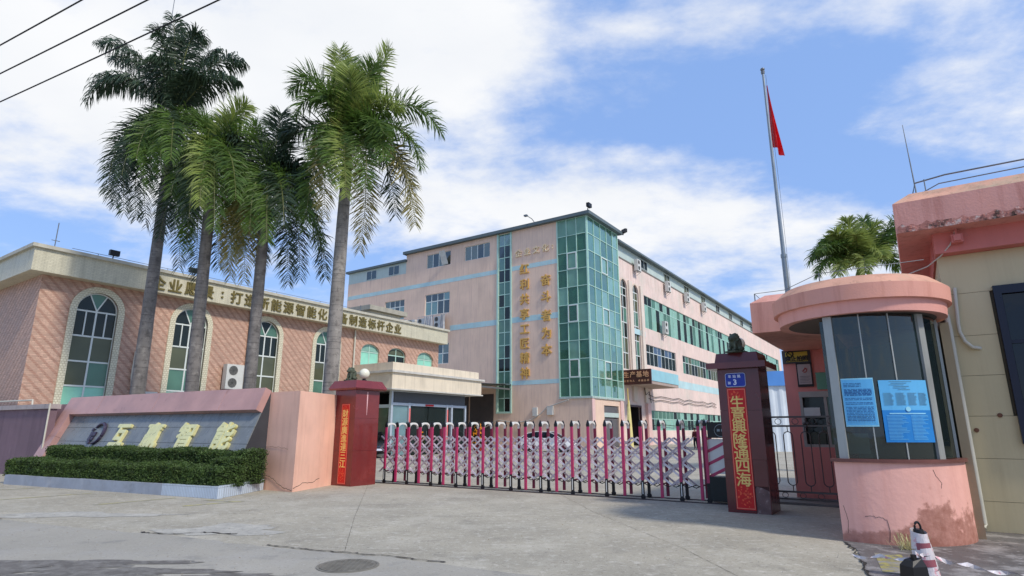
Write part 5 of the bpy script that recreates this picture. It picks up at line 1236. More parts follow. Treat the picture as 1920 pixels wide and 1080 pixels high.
# flaked lower edge of the roof slab
m_flake = M('flaked_edge', (186, 124, 110), .9, .3, 5, .8, blotch=[((60, 52, 44), 7, .5, .6, .9), ((214, 196, 184), 10, .54, .64, .8)])
b = MB(); r = random.Random(8); x = -.5; pts_lo = []; pts_up = []
while x < 10.3: pts_lo.append((x, -.627, 4.842)); pts_up.append((x, -.624, 4.93 + r.uniform(0, .07))); x += .07
b.loft([pts_lo, pts_up], cap=False, closed=False); b.build('flaked_edge', m_flake, YB)
b = MB()
for k in range(60):
    x = r.uniform(-.5, 4); b.ball((x, -.628, r.uniform(4.85, 4.95)), (r.uniform(.01, .04), .006, r.uniform(.008, .022)), 6, 4)
b.build('flakes', m_flake, YB)
b = MB(); b.tube([(-.2, -.3, 5.58), (-.14, -.3, 5.8), (.3, -.28, 5.86), (4, -.2, 5.9), (9, -.2, 5.9)], .014, 6); b.tube([(-.1, -.3, 5.58), (.2, -.28, 5.72), (4, -.2, 5.8), (9, -.2, 5.8)], .010, 6); b.tube([(0, -.3, 5.6), (0, -.3, 5.84)], .010, 6); b.build('lightning_wire', m_steel, YB)
b = MB(); b.tube([(-.14, -.3, 5.6), (-.17, -.3, 6.95)], [.014, .006], 6); b.build('lightning_rod', m_steel, YB)
b = MB(); b.box(.22, .38, -.42, -.28, 4.60, 4.74); b.bar((.3, -.35, 4.74), (.3, -.35, 4.84), .03); b.box(.25, .35, -.46, -.42, 4.62, 4.72); b.build('wall_lamp', m_beam, YB)
b = MB(); b.tube([(-.01, -.07, 3.45), (.0, -.08, 3.2), (.0, -.08, .32), (.0, -.09, .12), (-.02, -.15, .06)], .042, 12); smooth(b).build('down_pipe', m_pipe, YB)
b = MB(); b.tube([(.17, -.05, 3.9), (.13, -.06, 3.3), (.13, -.06, 3.15), (.18, -.06, 2.98), (.26, -.06, 2.88), (.36, -.02, 2.86), (.36, .02, 2.86)], .028, 10); smooth(b).build('drain_hose', m_pipe, YB)
b = MB(); b.tube([(.3, -.3, 4.84), (.2, -.3, 4.6), (.05, -.2, 4.45), (-.15, -.05, 4.33), (-.5, .1, 4.25)], .01, 5); b.build('cable', m_pipe, YB)
for x, z in ((.45, 1.78), (.12, 1.55)):
    b = MB(); b.lathe([(.035, 0), (.035, .015), (.018, .018)], n=12); b.build('wall_vent', M('rust_brown', (110, 72, 52), .7), YB, (x, -.001, z), (R(90), 0, 0))

# ================================================================== flag pole
FP = thing('flag_pole', 'tall grey metal flag pole rising behind the booth roof', 'flagpole', (11.6, 24, 0))
b = MB(); b.tube([(0, 0, 0), (0, 0, 8.8)], [.125, .105], 14); b.tube([(0, 0, 8.8), (0, 0, 17.6)], [.085, .05], 14); b.lathe([(.12, 8.7), (.12, 8.85)], n=14); smooth(b).build('pole', M('pole_grey', (140, 150, 156), .4, .08, 2, 0, metal=.4), FP)
b = MB(); b.ball((0, 0, 17.78), (.10, .10, .08)); b.lathe([(.075, 17.55), (.09, 17.66), (.05, 17.72)], n=12); smooth(b).build('finial', m_steel, FP)
b = MB(); b.tube([(.12, 0, 17.5), (.16, 0, 12), (.14, 0, 6)], .008, 4); b.build('halyard', m_steel, FP)
b = MB(); n, m_ = 14, 16; g_ = []
for i in range(n + 1):
    row = []
    for j in range(m_ + 1):
        t = i / n; s = j / m_; w = .08 + .52 * t ** 1.1
        row.append((.10 + t * .02 + s * w * .62, .22 * math.sin(s * 9 + t * 2) * (.25 + t) * .5, 16.95 - t * 3.05 - s * .55 * t ** .6))
    g_.append(row)
b.loft(g_, cap=False, closed=False); smooth(b)
tag(b.build('red_flag', M('flag_red', (206, 26, 34), .6, .15, 3, .1, trans=.25), None, (11.6, 24, 0)), 'red flag hanging limp from the tall pole', 'flag')

# ================================================================== palms
m_trunk = M('palm_trunk', (144, 138, 130), .85, .2, 2.2, .8, 25, streak=.5, streak_rgb=(66, 62, 58), blotch=[((176, 170, 160), 3.5, .55, .7, .6), ((70, 66, 62), 5, .52, .68, .7)])
m_trunkd = M('palm_trunk_dark', (122, 117, 112), .85, .22, 2.2, .8, 25, streak=.5, streak_rgb=(64, 60, 58), blotch=[((164, 158, 150), 3.5, .54, .68, .6), ((66, 62, 60), 5, .5, .68, .7)])
m_ring = M('trunk_ring', (62, 58, 54), .9, .2, 3)
m_shaft = M('palm_crownshaft', (112, 128, 66), .5, .15, 1.5, .1, streak=.3, streak_rgb=(90, 84, 50))
FR = [M('frond_mid', (86, 112, 48), .5, .4, 1.5, 0, trans=.32), M('frond_light', (136, 150, 78), .5, .35, 1.5, 0, trans=.35), M('frond_dark', (56, 74, 52), .5, .35, 1.5, 0, trans=.2),
      M('frond_olive', (140, 132, 76), .5, .3, 1.5, 0, trans=.3)]
m_rach = M('frond_rib', (104, 108, 62), .5, .15, 3, 0)
def frond(parent, base, tip, ctl, mat, seed, lw_=.95, hang=.35, dens=74, vee=.35):
    """a feather leaf: rib along a quadratic arc from base through ctl to tip, with drooping leaflets in several ranks"""
    r = random.Random(seed); N = 26; b0 = Vector(base); p1 = Vector(ctl); p2 = Vector(tip); spine = []
    for i in range(N + 1):
        t = i / N; spine.append(b0 + p1 * (2 * t * (1 - t)) + p2 * (t * t))
    rib = MB(); rib.tube([tuple(q) for q in spine], [.032 * (1 - i / N) + .006 for i in range(N + 1)], 5); lf = MB()
    for k in range(dens):
        t = .10 + .90 * k / (dens - 1); f_ = t * N; i = min(int(f_), N - 1); q = spine[i].lerp(spine[i + 1], f_ - i); dd = (spine[i + 1] - spine[i]).normalized()
        side = dd.cross(Vector((0, 0, 1)))
        if side.length < .25: side = Vector((1, .3, 0))
        side.normalize(); up = side.cross(dd).normalized()
        ln = lw_ * (math.sin(math.pi * min(1, .14 + t * .80)) ** .5) * r.uniform(.8, 1.12)
        for sg in (-1, 1):
            for rep in range(2):
                el = (vee if rep == 0 else -vee * .6) + r.uniform(-.6, .6)
                v1 = (side * sg * math.cos(el) + up * math.sin(el) + dd * (.35 + .8 * t * t + r.uniform(-.32, .32))).normalized()
                v2 = (v1 + Vector((0, 0, -hang * r.uniform(.6, 1.4)))).normalized(); v3 = (v2 + Vector((0, 0, -hang * 1.5))).normalized()
                b_ = q + v1 * ln * .36; c = b_ + v2 * ln * .34; e = c + v3 * ln * .30
                wn = (dd * r.uniform(.5, 1) + up * r.uniform(-.6, .6)).normalized(); w = .024 * r.uniform(.6, 1.3)
                lf.add([q - wn * w * .5, q + wn * w * .5, b_ + wn * w, b_ - wn * w, c + wn * w * .8, c - wn * w * .8, e], [(0, 1, 2, 3), (3, 2, 4, 5), (5, 4, 6)])
    me = bpy.data.meshes.new('frond'); nv = len(rib.v)
    me.from_pydata(rib.v + lf.v, [], rib.f + [tuple(i + nv for i in f) for f in lf.f]); me.materials.append(mat); me.materials.append(m_rach)
    me.polygons.foreach_set('material_index', [1] * len(rib.f) + [0] * len(lf.f)); me.update()
    return link('frond', me, parent)
def palm(label, loc, top_, r0, r1, fr, seed, shaft=1.6, belly=0, group='royal palms behind the sign wall', lw_=.95):
    """loc: foot; top_: (sideways lean, height of the growing point); fr: tip, arc control, leaf colour, droop"""
    t = thing('palm_tree', label, 'palm tree', loc, 0, group)
    h = top_[1] - shaft; lean = top_[0] * h / top_[1]
    r = random.Random(seed); pts = []; rad = []; N = 44
    for i in range(N + 1):
        s = i / N; pts.append((lean * s, 0, h * s)); rad.append((r0 + (r1 - r0) * s) * (1 + belly * math.sin(math.pi * s)) * (1 + r.uniform(-.015, .015)))
    smooth(MB().tube(pts, rad, 18)).build('trunk', m_trunk if seed in (4, 9) else m_trunkd, t)
    b = MB(); z = .15
    while z < h:
        s = z / h; rr = (r0 + (r1 - r0) * s) * (1 + belly * math.sin(math.pi * s)) + .003; w = r.uniform(.003, .007)
        b.lathe([(rr - .01, z - w), (rr, z - w * .5), (rr, z + w * .5), (rr - .01, z + w)], (lean * s, 0, 0), 16); z += r.uniform(.12, .30)
    o = b.build('trunk_ring', m_ring, t); o['kind'] = 'stuff'
    b = MB(); b.tube([(lean, 0, h - .05), (lean + (top_[0] - lean) * .4, 0, h + shaft * .4), (top_[0], 0, top_[1])], [r1 * 1.06, r1 * .9, r1 * .35], 14); smooth(b).build('crownshaft', m_shaft, t)
    for k, (tx, ty, tz, cx, cy, cz, m, hg) in enumerate(fr):
        if seed < 4: m = {1: 1 if k % 3 == 0 else 0, 0: 0 if k % 2 else 2}.get(m, m)
        o_ = r.uniform(-.5, 0) * (.6 if shaft > 1 else .2)
        frond(t, (top_[0], 0, top_[1] + o_), (tx, ty, tz - o_), (cx, cy, cz - o_), FR[m], seed * 100 + k, hang=hg, vee=.5 if hg < .3 else (.3 if hg < .6 else .1), lw_=lw_ * (1.15 if hg > .6 else 1))
    return t
F1_ROOT = (-13.76, 21.9, 0); F1_TOP = (-0.20, 14.32)
F1 = [(-0.69, 0.0, 4.61, -0.27, 0.0, 2.31, 2, 0.5), (0.53, 0.2, 3.75, -0.16, 0.11, 4.48, 2, 0.5), (-1.11, -0.2, 3.66, -0.95, -0.11, 3.78, 2, 0.5), (-0.53, 0.8, 4.47, -0.35, 0.44, 3.66, 2, 0.5), (-3.55, 0.0, 3.29, -2.0, 0.0, 3.6, 2, 1), (-3.67, 1.0, 3.21, -2.09, 0.55, 3.21, 2, 1), (-3.51, -0.3, 0.41, -2.9, -0.16, 2.91, 2, 1.1), (-3.83, 0.6, 1.55, -2.32, 0.33, 2.53, 2, 1), (2.55, 0.0, 2.41, 1.21, 0.0, 3.21, 2, 1), (2.67, -0.6, 1.15, 1.33, -0.33, 2.03, 2, 1), (0.78, 1.0, 3.59, 0.32, 0.55, 2.95, 2, 0.9), (-0.65, -0.8, 2.0, -0.39, -0.44, 1.75, 2, 0.8), (1.19, -0.8, 1.26, 0.53, -0.44, 1.5, 2, 0.8), (-2.16, 0.0, -3.69, -2.75, 0.0, -0.07, 2, 0.4), (-1.16, -0.4, -4.52, -2.23, -0.22, 0.16, 2, 0.4), (-0.31, -0.2, -5.04, -1.63, -0.11, -0.14, 2, 0.4), (-0.25, -1.5, -2.84, -0.77, -0.82, -0.32, 1, 0.4), (0.92, -1.8, -3.42, 0.02, -0.99, -0.41, 0, 0.4), (1.83, -1.8, -3.63, 1.12, -0.99, -0.41, 0, 0.4), (2.5, -1.0, -2.6, 1.54, -0.55, -0.03, 1, 0.4), (0.2, 0.2, -4.79, -0.9, 0.11, -0.38, 2, 0.3), (0.89, 0.5, -5.13, 0.41, 0.27, -0.53, 2, 0.3), (-1.05, -1.0, -3.27, -1.38, -0.55, -0.27, 0, 0.4), (-2.42, 0.8, -3.76, -2.68, 0.44, -0.69, 2, 0.3), (-1.32, 0.6, -4.41, -2.04, 0.33, -0.74, 2, 0.3), (0.35, -1.4, -3.88, -0.54, -0.77, -0.4, 0, 0.4), (1.5, -2.2, -3.18, 0.67, -1.21, -0.43, 1, 0.4)]
F2_ROOT = (-11.36, 21.2, 0); F2_TOP = (-0.35, 12.51)
F2 = [(1.01, 0.0, 1.76, 0.58, 0.0, 1.4, 1, 0.2), (0.08, 0.5, 1.45, 0.01, 0.27, 1.13, 0, 0.2), (-0.85, 0.3, 1.34, -0.52, 0.16, 0.95, 1, 0.2), (-0.73, -0.6, -1.59, -0.86, -0.33, 0.68, 1, 0.4), (1.9, -0.3, -1.46, 1.17, -0.16, 1.0, 0, 0.4), (1.98, 0.2, 0.03, 0.81, 0.11, 1.23, 0, 0.4), (-0.94, -0.3, -3.51, -1.48, -0.16, -0.38, 2, 0.4), (-0.2, -0.6, -4.55, -0.88, -0.33, -0.8, 0, 0.4), (-1.8, 0.2, -3.77, -1.72, 0.11, -0.24, 2, 0.4), (1.43, 0.0, -4.36, 1.27, 0.0, -0.64, 0, 0.4), (1.71, 0.4, -3.26, 1.23, 0.22, -0.19, 0, 0.4), (1.53, -2.2, -4.29, 0.6, -1.21, -0.58, 0, 0.4), (0.93, -2.2, -3.41, 0.14, -1.21, -0.41, 1, 0.4), (2.14, -2.2, -3.16, 1.32, -1.21, -0.25, 1, 0.4), (-0.22, 0.3, -5.33, -0.74, 0.16, -1.47, 2, 0.3), (-0.98, 0.3, -4.91, -1.28, 0.16, -1.02, 2, 0.3), (0.88, 0.6, -5.25, 0.76, 0.33, -1.17, 3, 0.3), (-0.88, -1.0, -2.52, -0.98, -0.55, 0.1, 0, 0.4), (0.28, 0.8, -4.77, -0.11, 0.44, -0.89, 2, 0.3), (2.09, -1.2, -2.81, 1.25, -0.66, -0.07, 0, 0.4), (0.28, -1.6, -3.68, -0.4, -0.88, -0.63, 0, 0.4)]
F3_ROOT = (-9.22, 20.9, 0); F3_TOP = (-0.13, 11.23)
F3 = [(0.22, 0.0, 2.48, 0.18, 0.0, 1.35, 0, 0.2), (-0.76, 0.0, 1.97, -0.4, 0.0, 0.94, 0, 0.2), (0.47, 0.5, 1.9, 0.32, 0.27, 0.97, 0, 0.2), (-1.49, 0.0, -2.24, -1.23, 0.0, 0.49, 0, 0.35), (-1.05, -0.3, -3.92, -1.16, -0.16, -0.36, 3, 0.35), (-0.27, -0.5, -4.44, -0.74, -0.27, -0.63, 3, 0.35), (1.45, 0.0, -0.18, 0.81, 0.0, 0.83, 2, 0.35), (2.19, 0.0, -3.01, 1.6, 0.0, 0.0, 0, 0.35), (1.42, 0.3, -4.17, 1.24, 0.16, -0.55, 2, 0.3), (2.21, 0.8, -4.0, 1.95, 0.44, -0.98, 2, 0.3), (1.0, 0.3, -4.37, 0.74, 0.16, -0.88, 2, 0.3), (1.05, -2.0, -3.46, 0.37, -1.1, -0.3, 0, 0.35), (1.5, -1.8, -2.88, 0.94, -0.99, -0.1, 0, 0.35), (0.34, -1.8, -3.01, -0.22, -0.99, -0.1, 0, 0.35), (-1.62, 0.8, -0.72, -1.17, 0.44, 0.82, 2, 0.35), (1.66, -1.0, -2.08, 1.06, -0.55, 0.22, 0, 0.35), (-0.19, 0.6, -3.63, -0.33, 0.33, -0.7, 2, 0.3), (-1.27, 0.8, -2.93, -1.25, 0.44, 0.25, 0, 0.35), (1.35, 0.8, -0.95, 0.91, 0.44, 0.71, 2, 0.35)]
F4_ROOT = (-6.20, 20.2, 0); F4_TOP = (0.04, 12.74)
F4 = [(-0.64, 0.0, 3.38, -0.42, 0.0, 2.01, 1, 0.08), (1.33, 0.0, 3.38, 0.82, 0.0, 2.01, 1, 0.08), (-2.32, 0.0, 1.5, -1.69, 0.0, 3.19, 0, 0.2), (-1.83, -0.6, 0.17, -1.21, -0.33, 2.37, 0, 0.2), (3.47, 0.0, -0.22, 2.27, 0.0, 2.01, 0, 0.25), (2.82, -0.3, -1.77, 2.14, -0.16, 0.87, 0, 0.25), (2.66, -0.2, -3.97, 2.31, -0.11, -0.66, 3, 0.2), (1.8, 0.5, -3.34, 1.45, 0.27, -0.12, 2, 0.2), (0.39, 1.0, -4.56, 0.93, 0.55, -1.1, 3, 0.2), (-1.14, -0.6, -4.31, -1.3, -0.33, -0.34, 0, 0.2), (-0.29, -1.2, -4.04, -0.8, -0.66, -0.08, 3, 0.2), (-2.71, 0.3, -0.22, -1.43, 0.16, 0.45, 2, 0.3), (0.76, -2.3, -3.77, 0.08, -1.27, -0.74, 1, 0.2), (1.3, -2.1, -3.35, 1.09, -1.16, -0.51, 0, 0.2), (0.25, 1.5, 3.24, 0.07, 0.82, 1.82, 1, 0.1), (2.02, -1.2, 0.14, 1.07, -0.66, 1.24, 1, 0.2), (-0.75, -1.3, 0.4, -0.63, -0.71, 1.54, 0, 0.2), (2.13, 1.5, -1.83, 1.52, 0.82, 0.53, 2, 0.2), (-2.25, 1.5, -2.58, -1.59, 0.82, -0.17, 2, 0.2), (0.95, -0.8, 2.16, 0.52, -0.44, 1.27, 0, 0.1), (-0.39, 0.9, 3.58, -0.28, 0.5, 1.86, 0, 0.1), (0.28, -2.0, -3.11, -0.32, -1.1, -0.55, 0, 0.2), (1.79, -1.8, -2.24, 1.41, -0.99, -0.06, 0, 0.2), (-0.86, -1.0, -1.85, -0.99, -0.55, 0.42, 0, 0.2), (1.74, -1.8, -1.24, 1.1, -0.99, 0.27, 0, 0.2), (0.19, -1.2, 1.66, 0.24, -0.66, 0.9, 1, 0.1)]
FS_ROOT = (12.97, 22, 0); FS_TOP = (0.58, 7.74)
FS = [(-0.24, 0.0, 1.94, -0.17, 0.0, 1.2, 1, 0.2), (-1.93, 0.0, 0.17, -1.08, 0.0, 1.65, 0, 0.3), (-1.91, -0.5, -0.46, -1.22, -0.27, 0.89, 0, 0.3), (-1.09, 0.3, 1.15, -0.48, 0.16, 1.48, 0, 0.3), (0.87, 0.0, 1.71, 0.39, 0.0, 1.31, 1, 0.2), (2.34, 0.3, 2.37, 1.48, 0.16, 1.82, 0, 0.25), (1.89, -0.3, 0.95, 1.12, -0.16, 1.48, 0, 0.3), (-1.14, -0.6, 1.22, -0.51, -0.33, 0.98, 1, 0.2), (0.83, 0.6, 2.2, 0.37, 0.33, 1.31, 0, 0.2), (1.64, 0.2, -0.05, 1.13, 0.11, 1.13, 0, 0.3), (-1.49, -1.0, -0.59, -0.77, -0.55, 0.69, 1, 0.3), (-0.7, -1.4, -0.64, -0.18, -0.77, 0.73, 1, 0.3), (0.17, -1.2, 0.11, 0.31, -0.66, 0.87, 1, 0.3), (-1.11, 1.0, 0.73, -0.63, 0.55, 1.27, 2, 0.3), (2.34, 1.0, 1.88, 1.36, 0.55, 1.61, 2, 0.3), (-0.58, -1.0, 0.97, -0.34, -0.55, 0.69, 1, 0.2), (-1.97, -1.0, 0.34, -0.92, -0.55, 1.12, 0, 0.3), (3.01, 0.8, 2.05, 1.74, 0.44, 1.69, 0, 0.3)]
palm('rightmost palm of the four, pale trunk and open spreading crown clear against the sky', F4_ROOT, F4_TOP, .265, .20, F4, 4, 2.5, .04)
palm('third palm from the left, shorter dark crown squeezed between its neighbours', F3_ROOT, F3_TOP, .225, .18, F3, 3)
palm('second palm from the left, light green crown over a dark hanging skirt', F2_ROOT, F2_TOP, .24, .19, F2, 2)
palm('leftmost and tallest palm, dark feathery top with drooping side fronds', F1_ROOT, F1_TOP, .27, .17, F1, 1)
palm('bushy palm crown showing above the round roof of the guard booth', FS_ROOT, FS_TOP, .22, .18, FS, 9, .5, 0, None, .7)

# ================================================================== power lines overhead
pw = [((-8.83, 8.84, 8), (-6.63, 7.74, 8)), ((-9.53, 9.67, 8), (-5.61, 7.74, 8)), ((-10.37, 10.65, 8), (-4.50, 7.74, 8))]
for k, (a, c) in enumerate(pw):
    a, c = Vector(a), Vector(c); d = (c - a).normalized(); b = MB()
    p0 = a - d * 24; p1 = c + d * 22; pts = []
    for i in range(41):
        s = i / 40; p = p0.lerp(p1, s); m = (p - (a + c) / 2).length; p.z += .0009 * m * m; pts.append(tuple(p))
    b.tube(pts, .013, 6)
    tag(b.build('overhead_cable', m_wire), ['uppermost thin black cable crossing the top left corner', 'middle black cable crossing the sky at top left', 'lowest black cable passing in front of the tallest palm'][k], 'cable', 'power lines over the road')
b = MB(); b.tube([(-15.2, 22.6, 12.0), (-15.2, 22.6, 21.5)], .014, 5); tag(b.build('antenna_rod', m_steel), 'thin grey rod rising above the tip of the tallest palm', 'rod')

# ================================================================== courtyard: cars, kumquat bushes, person, pole, rail
def car(label, loc, rz, body_rgb, name):
    t = thing('parked_car', label, 'car', loc, rz); mb = M(name, body_rgb, .22, .04, 1, 0, spec=.6, coat=.6)
    prof = [(-2.2, .45, .62, .74), (-2.15, .3, .82, .80), (-1.6, .22, .95, .86), (-.9, .2, 1.0, .88), (.9, .2, .98, .88), (1.6, .22, .88, .86), (2.1, .3, .76, .80), (2.25, .42, .6, .70)]
    rings = [[(x, -w, z0), (x, w, z0), (x, w * 1.02, (z0 + z1) / 2), (x, w * .94, z1), (x, -w * .94, z1), (x, -w * 1.02, (z0 + z1) / 2)] for x, z0, z1, w in prof]
    smooth(MB().loft(rings)).build('body', mb, t)
    cab = [(-1.85, .95, .97, .78), (-1.25, .95, 1.32, .70), (-.6, .95, 1.44, .66), (.3, .95, 1.42, .66), (.75, .95, 1.25, .70), (1.25, .93, .95, .76)]
    smooth(MB().loft([[(x, -.80, z0), (x, .80, z0), (x, w, z1), (x, -w, z1)] for x, z0, z1, w in cab])).build('windows', glassmat('glass_car', (60, 70, 70), .1, .03, (16, 20, 22)), t)
    b = MB(); b.loft([[(x, -w * .97, z1 + .004), (x, w * .97, z1 + .004), (x, w * .97, z1 + .035), (x, -w * .97, z1 + .035)] for x, z0, z1, w in cab[1:4]])
    for s in (-1, 1):
        for (x0, z0, y0, x1, z1, y1) in ((1.28, .93, .79, .72, 1.27, .71), (.72, 1.27, .71, .3, 1.43, .675), (.3, 1.43, .675, -.6, 1.45, .675), (-.6, 1.45, .675, -1.27, 1.33, .71), (-1.27, 1.33, .71, -1.88, .96, .79), (-.25, .95, .81, -.2, 1.44, .68)): b.bar((x0, s * y0, z0), (x1, s * y1, z1), .06, .05)
    b.build('roof', mb, t)
    for x in (-1.35, 1.4):
        for s in (-1, 1):
            b = MB(); b.tube([(x, s * .72, .32), (x, s * .92, .32)], .32, 20); w = b.build('wheel', m_black, t); b = MB(); b.tube([(x, s * .90, .32), (x, s * .935, .32)], .19, 10); b.build('rim', m_steel, w)
    for s in (-1, 1):
        b = MB(); b.box(2.08, 2.2, s * .62 - .16, s * .62 + .16, .58, .70); b.build('headlight', M('headlight', (200, 205, 205), .1), t)
        b = MB(); b.box(-2.2, -2.1, s * .62 - .16, s * .62 + .16, .64, .80); b.build('tail_light', M('tail_red', (150, 20, 20), .2), t)
        b = MB(); b.box(.85, 1.0, s * .98 - .09, s * .98 + .09, .95, 1.07); b.build('mirror', mb, t)
    b = MB(); b.box(2.2, 2.27, -.5, .5, .36, .56); b.build('grille', m_black, t); b = MB(); b.box(2.272, 2.28, -.24, .24, .42, .53); b.build('number_plate', M('plate_pale', (200, 205, 220), .5), t)
    return t
car('white car parked by the factory wall, seen through the middle of the gate', (2.6, 44.6, 0), -20, (226, 226, 226), 'car_white')
car('dark car parked behind the left end of the gate beside the pillar', (-8.6, 36.2, 0), -62, (30, 36, 44), 'car_dark')
m_kleaf = M('kumquat_leaf', (58, 66, 26), .5, .3, 4, 0, trans=.2); m_kum = M('kumquat_fruit', (236, 150, 30), .4, .1, 5, 0)
for loc, lab in (((-6.2, 39.4, 0), 'potted kumquat bush full of orange fruit left of the porch door'), ((-2.3, 41.2, 0), 'potted kumquat bush full of yellow fruit right of the porch door')):
    t = thing('potted_bush', lab, 'plant', loc, 0, 'kumquat bushes flanking the porch door')
    b = MB(); b.lathe([(.25, 0), (.36, .5), (.40, .55), (.34, .55), (.33, .45), (.01, .45)], n=18); smooth(b).build('pot', M('glazed_pot', (150, 60, 36), .3), t)
    b = MB(); b.tube([(0, 0, .45), (0, 0, 1.4)], .04, 6); b.build('stem', m_ring, t)
    for nm, n, s, mt in (('foliage', 2600, .07, m_kleaf), ('fruit', 260, .045, m_kum)):
        b = MB()
        for _ in range(n):
            zz_ = random.uniform(0, 1); rr = .58 * (1 - zz_) ** .6 * random.uniform(.55, 1) ** .5; a = random.uniform(0, 6.28); p = Vector((rr * math.cos(a), rr * math.sin(a), .62 + zz_ * 1.45))
            if nm == 'fruit': p.x *= 1.05; p.y *= 1.05; b.ball(tuple(p), s, 6, 4)
            else:
                q = Vector([random.gauss(0, 1) for _ in range(3)]).normalized(); w = q.cross(Vector([random.gauss(0, 1) for _ in range(3)])).normalized(); b.add([p - q * s, p + w * s * .45, p + q * s, p - w * s * .45], [(0, 1, 2, 3)])
        b.build(nm, mt, t)['kind'] = 'stuff'
# person walking in the yard
def skin_mesh(joints, edges, radii, mat, name, parent, sub=2):
    me = bpy.data.meshes.new('s'); me.from_pydata(joints, edges, []); o = bpy.data.objects.new('s', me); COL.objects.link(o)
    o.modifiers.new('k', 'SKIN'); o.modifiers.new('u', 'SUBSURF').levels = sub
    for i, rr in enumerate(radii): me.skin_vertices[0].data[i].radius = rr if isinstance(rr, tuple) else (rr, rr)
    me.skin_vertices[0].data[0].use_root = True
    m2 = bpy.data.meshes.new_from_object(o.evaluated_get(bpy.context.evaluated_depsgraph_get())); bpy.data.objects.remove(o)
    m2.materials.clear(); m2.materials.append(mat); m2.name = name; m2.polygons.foreach_set('use_smooth', [True] * len(m2.polygons)); return link(name, m2, parent)
PP = thing('person', 'person in dark red jacket and black trousers standing beyond the right end of the gate', 'person', (15.2, 50.2, 0), 200)
m_skin = M('skin', (196, 142, 116), .55, .05); m_jack = M('dark_red_jacket', (84, 24, 30), .8, .15, 5); m_trou = M('black_trousers', (26, 26, 30), .85, .15, 5)
J = [(0, 0, .93), (0, 0, 1.12), (0, 0, 1.34), (0, 0, 1.46), (0, -.01, 1.60), (0, -.015, 1.67), (.17, 0, 1.38), (.24, .02, 1.12), (.25, -.06, .88), (-.17, 0, 1.38), (-.24, .03, 1.12), (-.24, -.03, .88),
     (.09, 0, .88), (.10, -.02, .48), (.10, .02, .09), (.10, -.12, .04), (-.09, 0, .88), (-.11, .03, .48), (-.11, .06, .09), (-.11, -.08, .04), (.25, -.09, .80), (-.24, -.06, .80)]
Ed = [(0, 1), (1, 2), (2, 3), (3, 4), (4, 5), (2, 6), (6, 7), (7, 8), (2, 9), (9, 10), (10, 11), (0, 12), (12, 13), (13, 14), (14, 15), (0, 16), (16, 17), (17, 18), (18, 19), (8, 20), (11, 21)]
Rd = [(.14, .10), (.13, .10), (.15, .10), .055, .095, .08, .06, .05, .035, .06, .05, .035, .09, .06, .045, .04, .09, .06, .045, .04, .03, .03]
skin_mesh(J, Ed, Rd, m_skin, 'body', PP)
skin_mesh([J[0], J[1], J[2], (0, 0, 1.42), J[6], J[7], J[8], J[9], J[10], J[11]], [(0, 1), (1, 2), (2, 3), (2, 4), (4, 5), (5, 6), (2, 7), (7, 8), (8, 9)], [(.17, .13), (.155, .125), (.175, .125), .07, .085, .068, .05, .085, .068, .05], m_jack, 'jacket', PP)
skin_mesh([J[0], J[12], J[13], J[14], J[16], J[17], J[18]], [(0, 1), (1, 2), (2, 3), (0, 4), (4, 5), (5, 6)], [(.15, .12), .105, .078, .06, .105, .078, .06], m_trou, 'trousers', PP)
b = MB(); b.ball((0, .015, 1.665), (.092, .105, .10), 12, 8); smooth(b).build('hair', m_black, PP)
b = MB()
for s in (-1, 1): b.ball((s * .035, -.098, 1.645), (.012, .008, .008), 6, 4); b.ball((s * .088, 0, 1.63), (.012, .022, .03), 6, 4)
b.ball((0, -.11, 1.62), (.013, .018, .022), 6, 4); b.box(-.025, .025, -.105, -.098, 1.575, 1.585); b.build('face_features', M('skin_dark', (150, 90, 76), .6), PP)
for s in (-1, 1):
    b = MB()
    for k in range(4): b.tube([(s * .24 + (k - 1.5) * .014, -.08, .79), (s * .24 + (k - 1.5) * .015, -.10, .75), (s * .24 + (k - 1.5) * .014, -.10, .71 + .01 * abs(k - 1.5))], .008, 5)
    b.tube([(s * .21, -.09, .80), (s * .20, -.12, .76)], .009, 5); b.build('hand', m_skin, PP)
# furled yellow banner leaning by the factory door
YF = thing('furled_banner', 'tall yellow furled banner on a pole before the factory entrance', 'banner', (9.9, 50.6, 0))
b = MB(); b.tube([(0, 0, 0), (-.05, 0, 5.0)], .05, 8); b.build('pole', M('bamboo', (206, 178, 96), .6), YF)
b = MB(); n = 18; rings = []
for i in range(15):
    t = i / 14; z = .1 + 3.9 * t; w = .20 * (1 - t) ** .8 + .07
    rings.append([(w * math.cos(2 * math.pi * k / n) * (1 + .2 * math.sin(5 * k)), w * .5 * math.sin(2 * math.pi * k / n), z) for k in range(n)])
b.loft(rings); b.build('cloth', M('yellow_cloth', (222, 208, 140), .8, .12, 2), YF)
# white rail with hooped bars at the foot of the factory windows
RL = thing('hooped_rail', 'low white hooped rail below the ground floor windows of the factory', 'rail', mw((15, -2.2, 0)), ROT)
for i in range(14):
    b = MB(); x = i * 1.7; b.tube([(x, 0, 0), (x, 0, .7), (x + .2, 0, .9), (x + 1.3, 0, .9), (x + 1.5, 0, .7), (x + 1.5, 0, 0)], .035, 6); b.tube([(x, 0, .45), (x + 1.5, 0, .45)], .025, 5); b.build('hoop', m_white, RL)
b = MB(); b.box(13, 60, -1.2, -.9, 0, .12); tag(b.build('yard_kerb', M('kerb_pale', (184, 176, 168), .8)), kind='structure')
o = bpy.data.objects['yard_kerb']; o.location = (7.05, 52.52, 0); o.rotation_euler = (0, 0, R(ROT))

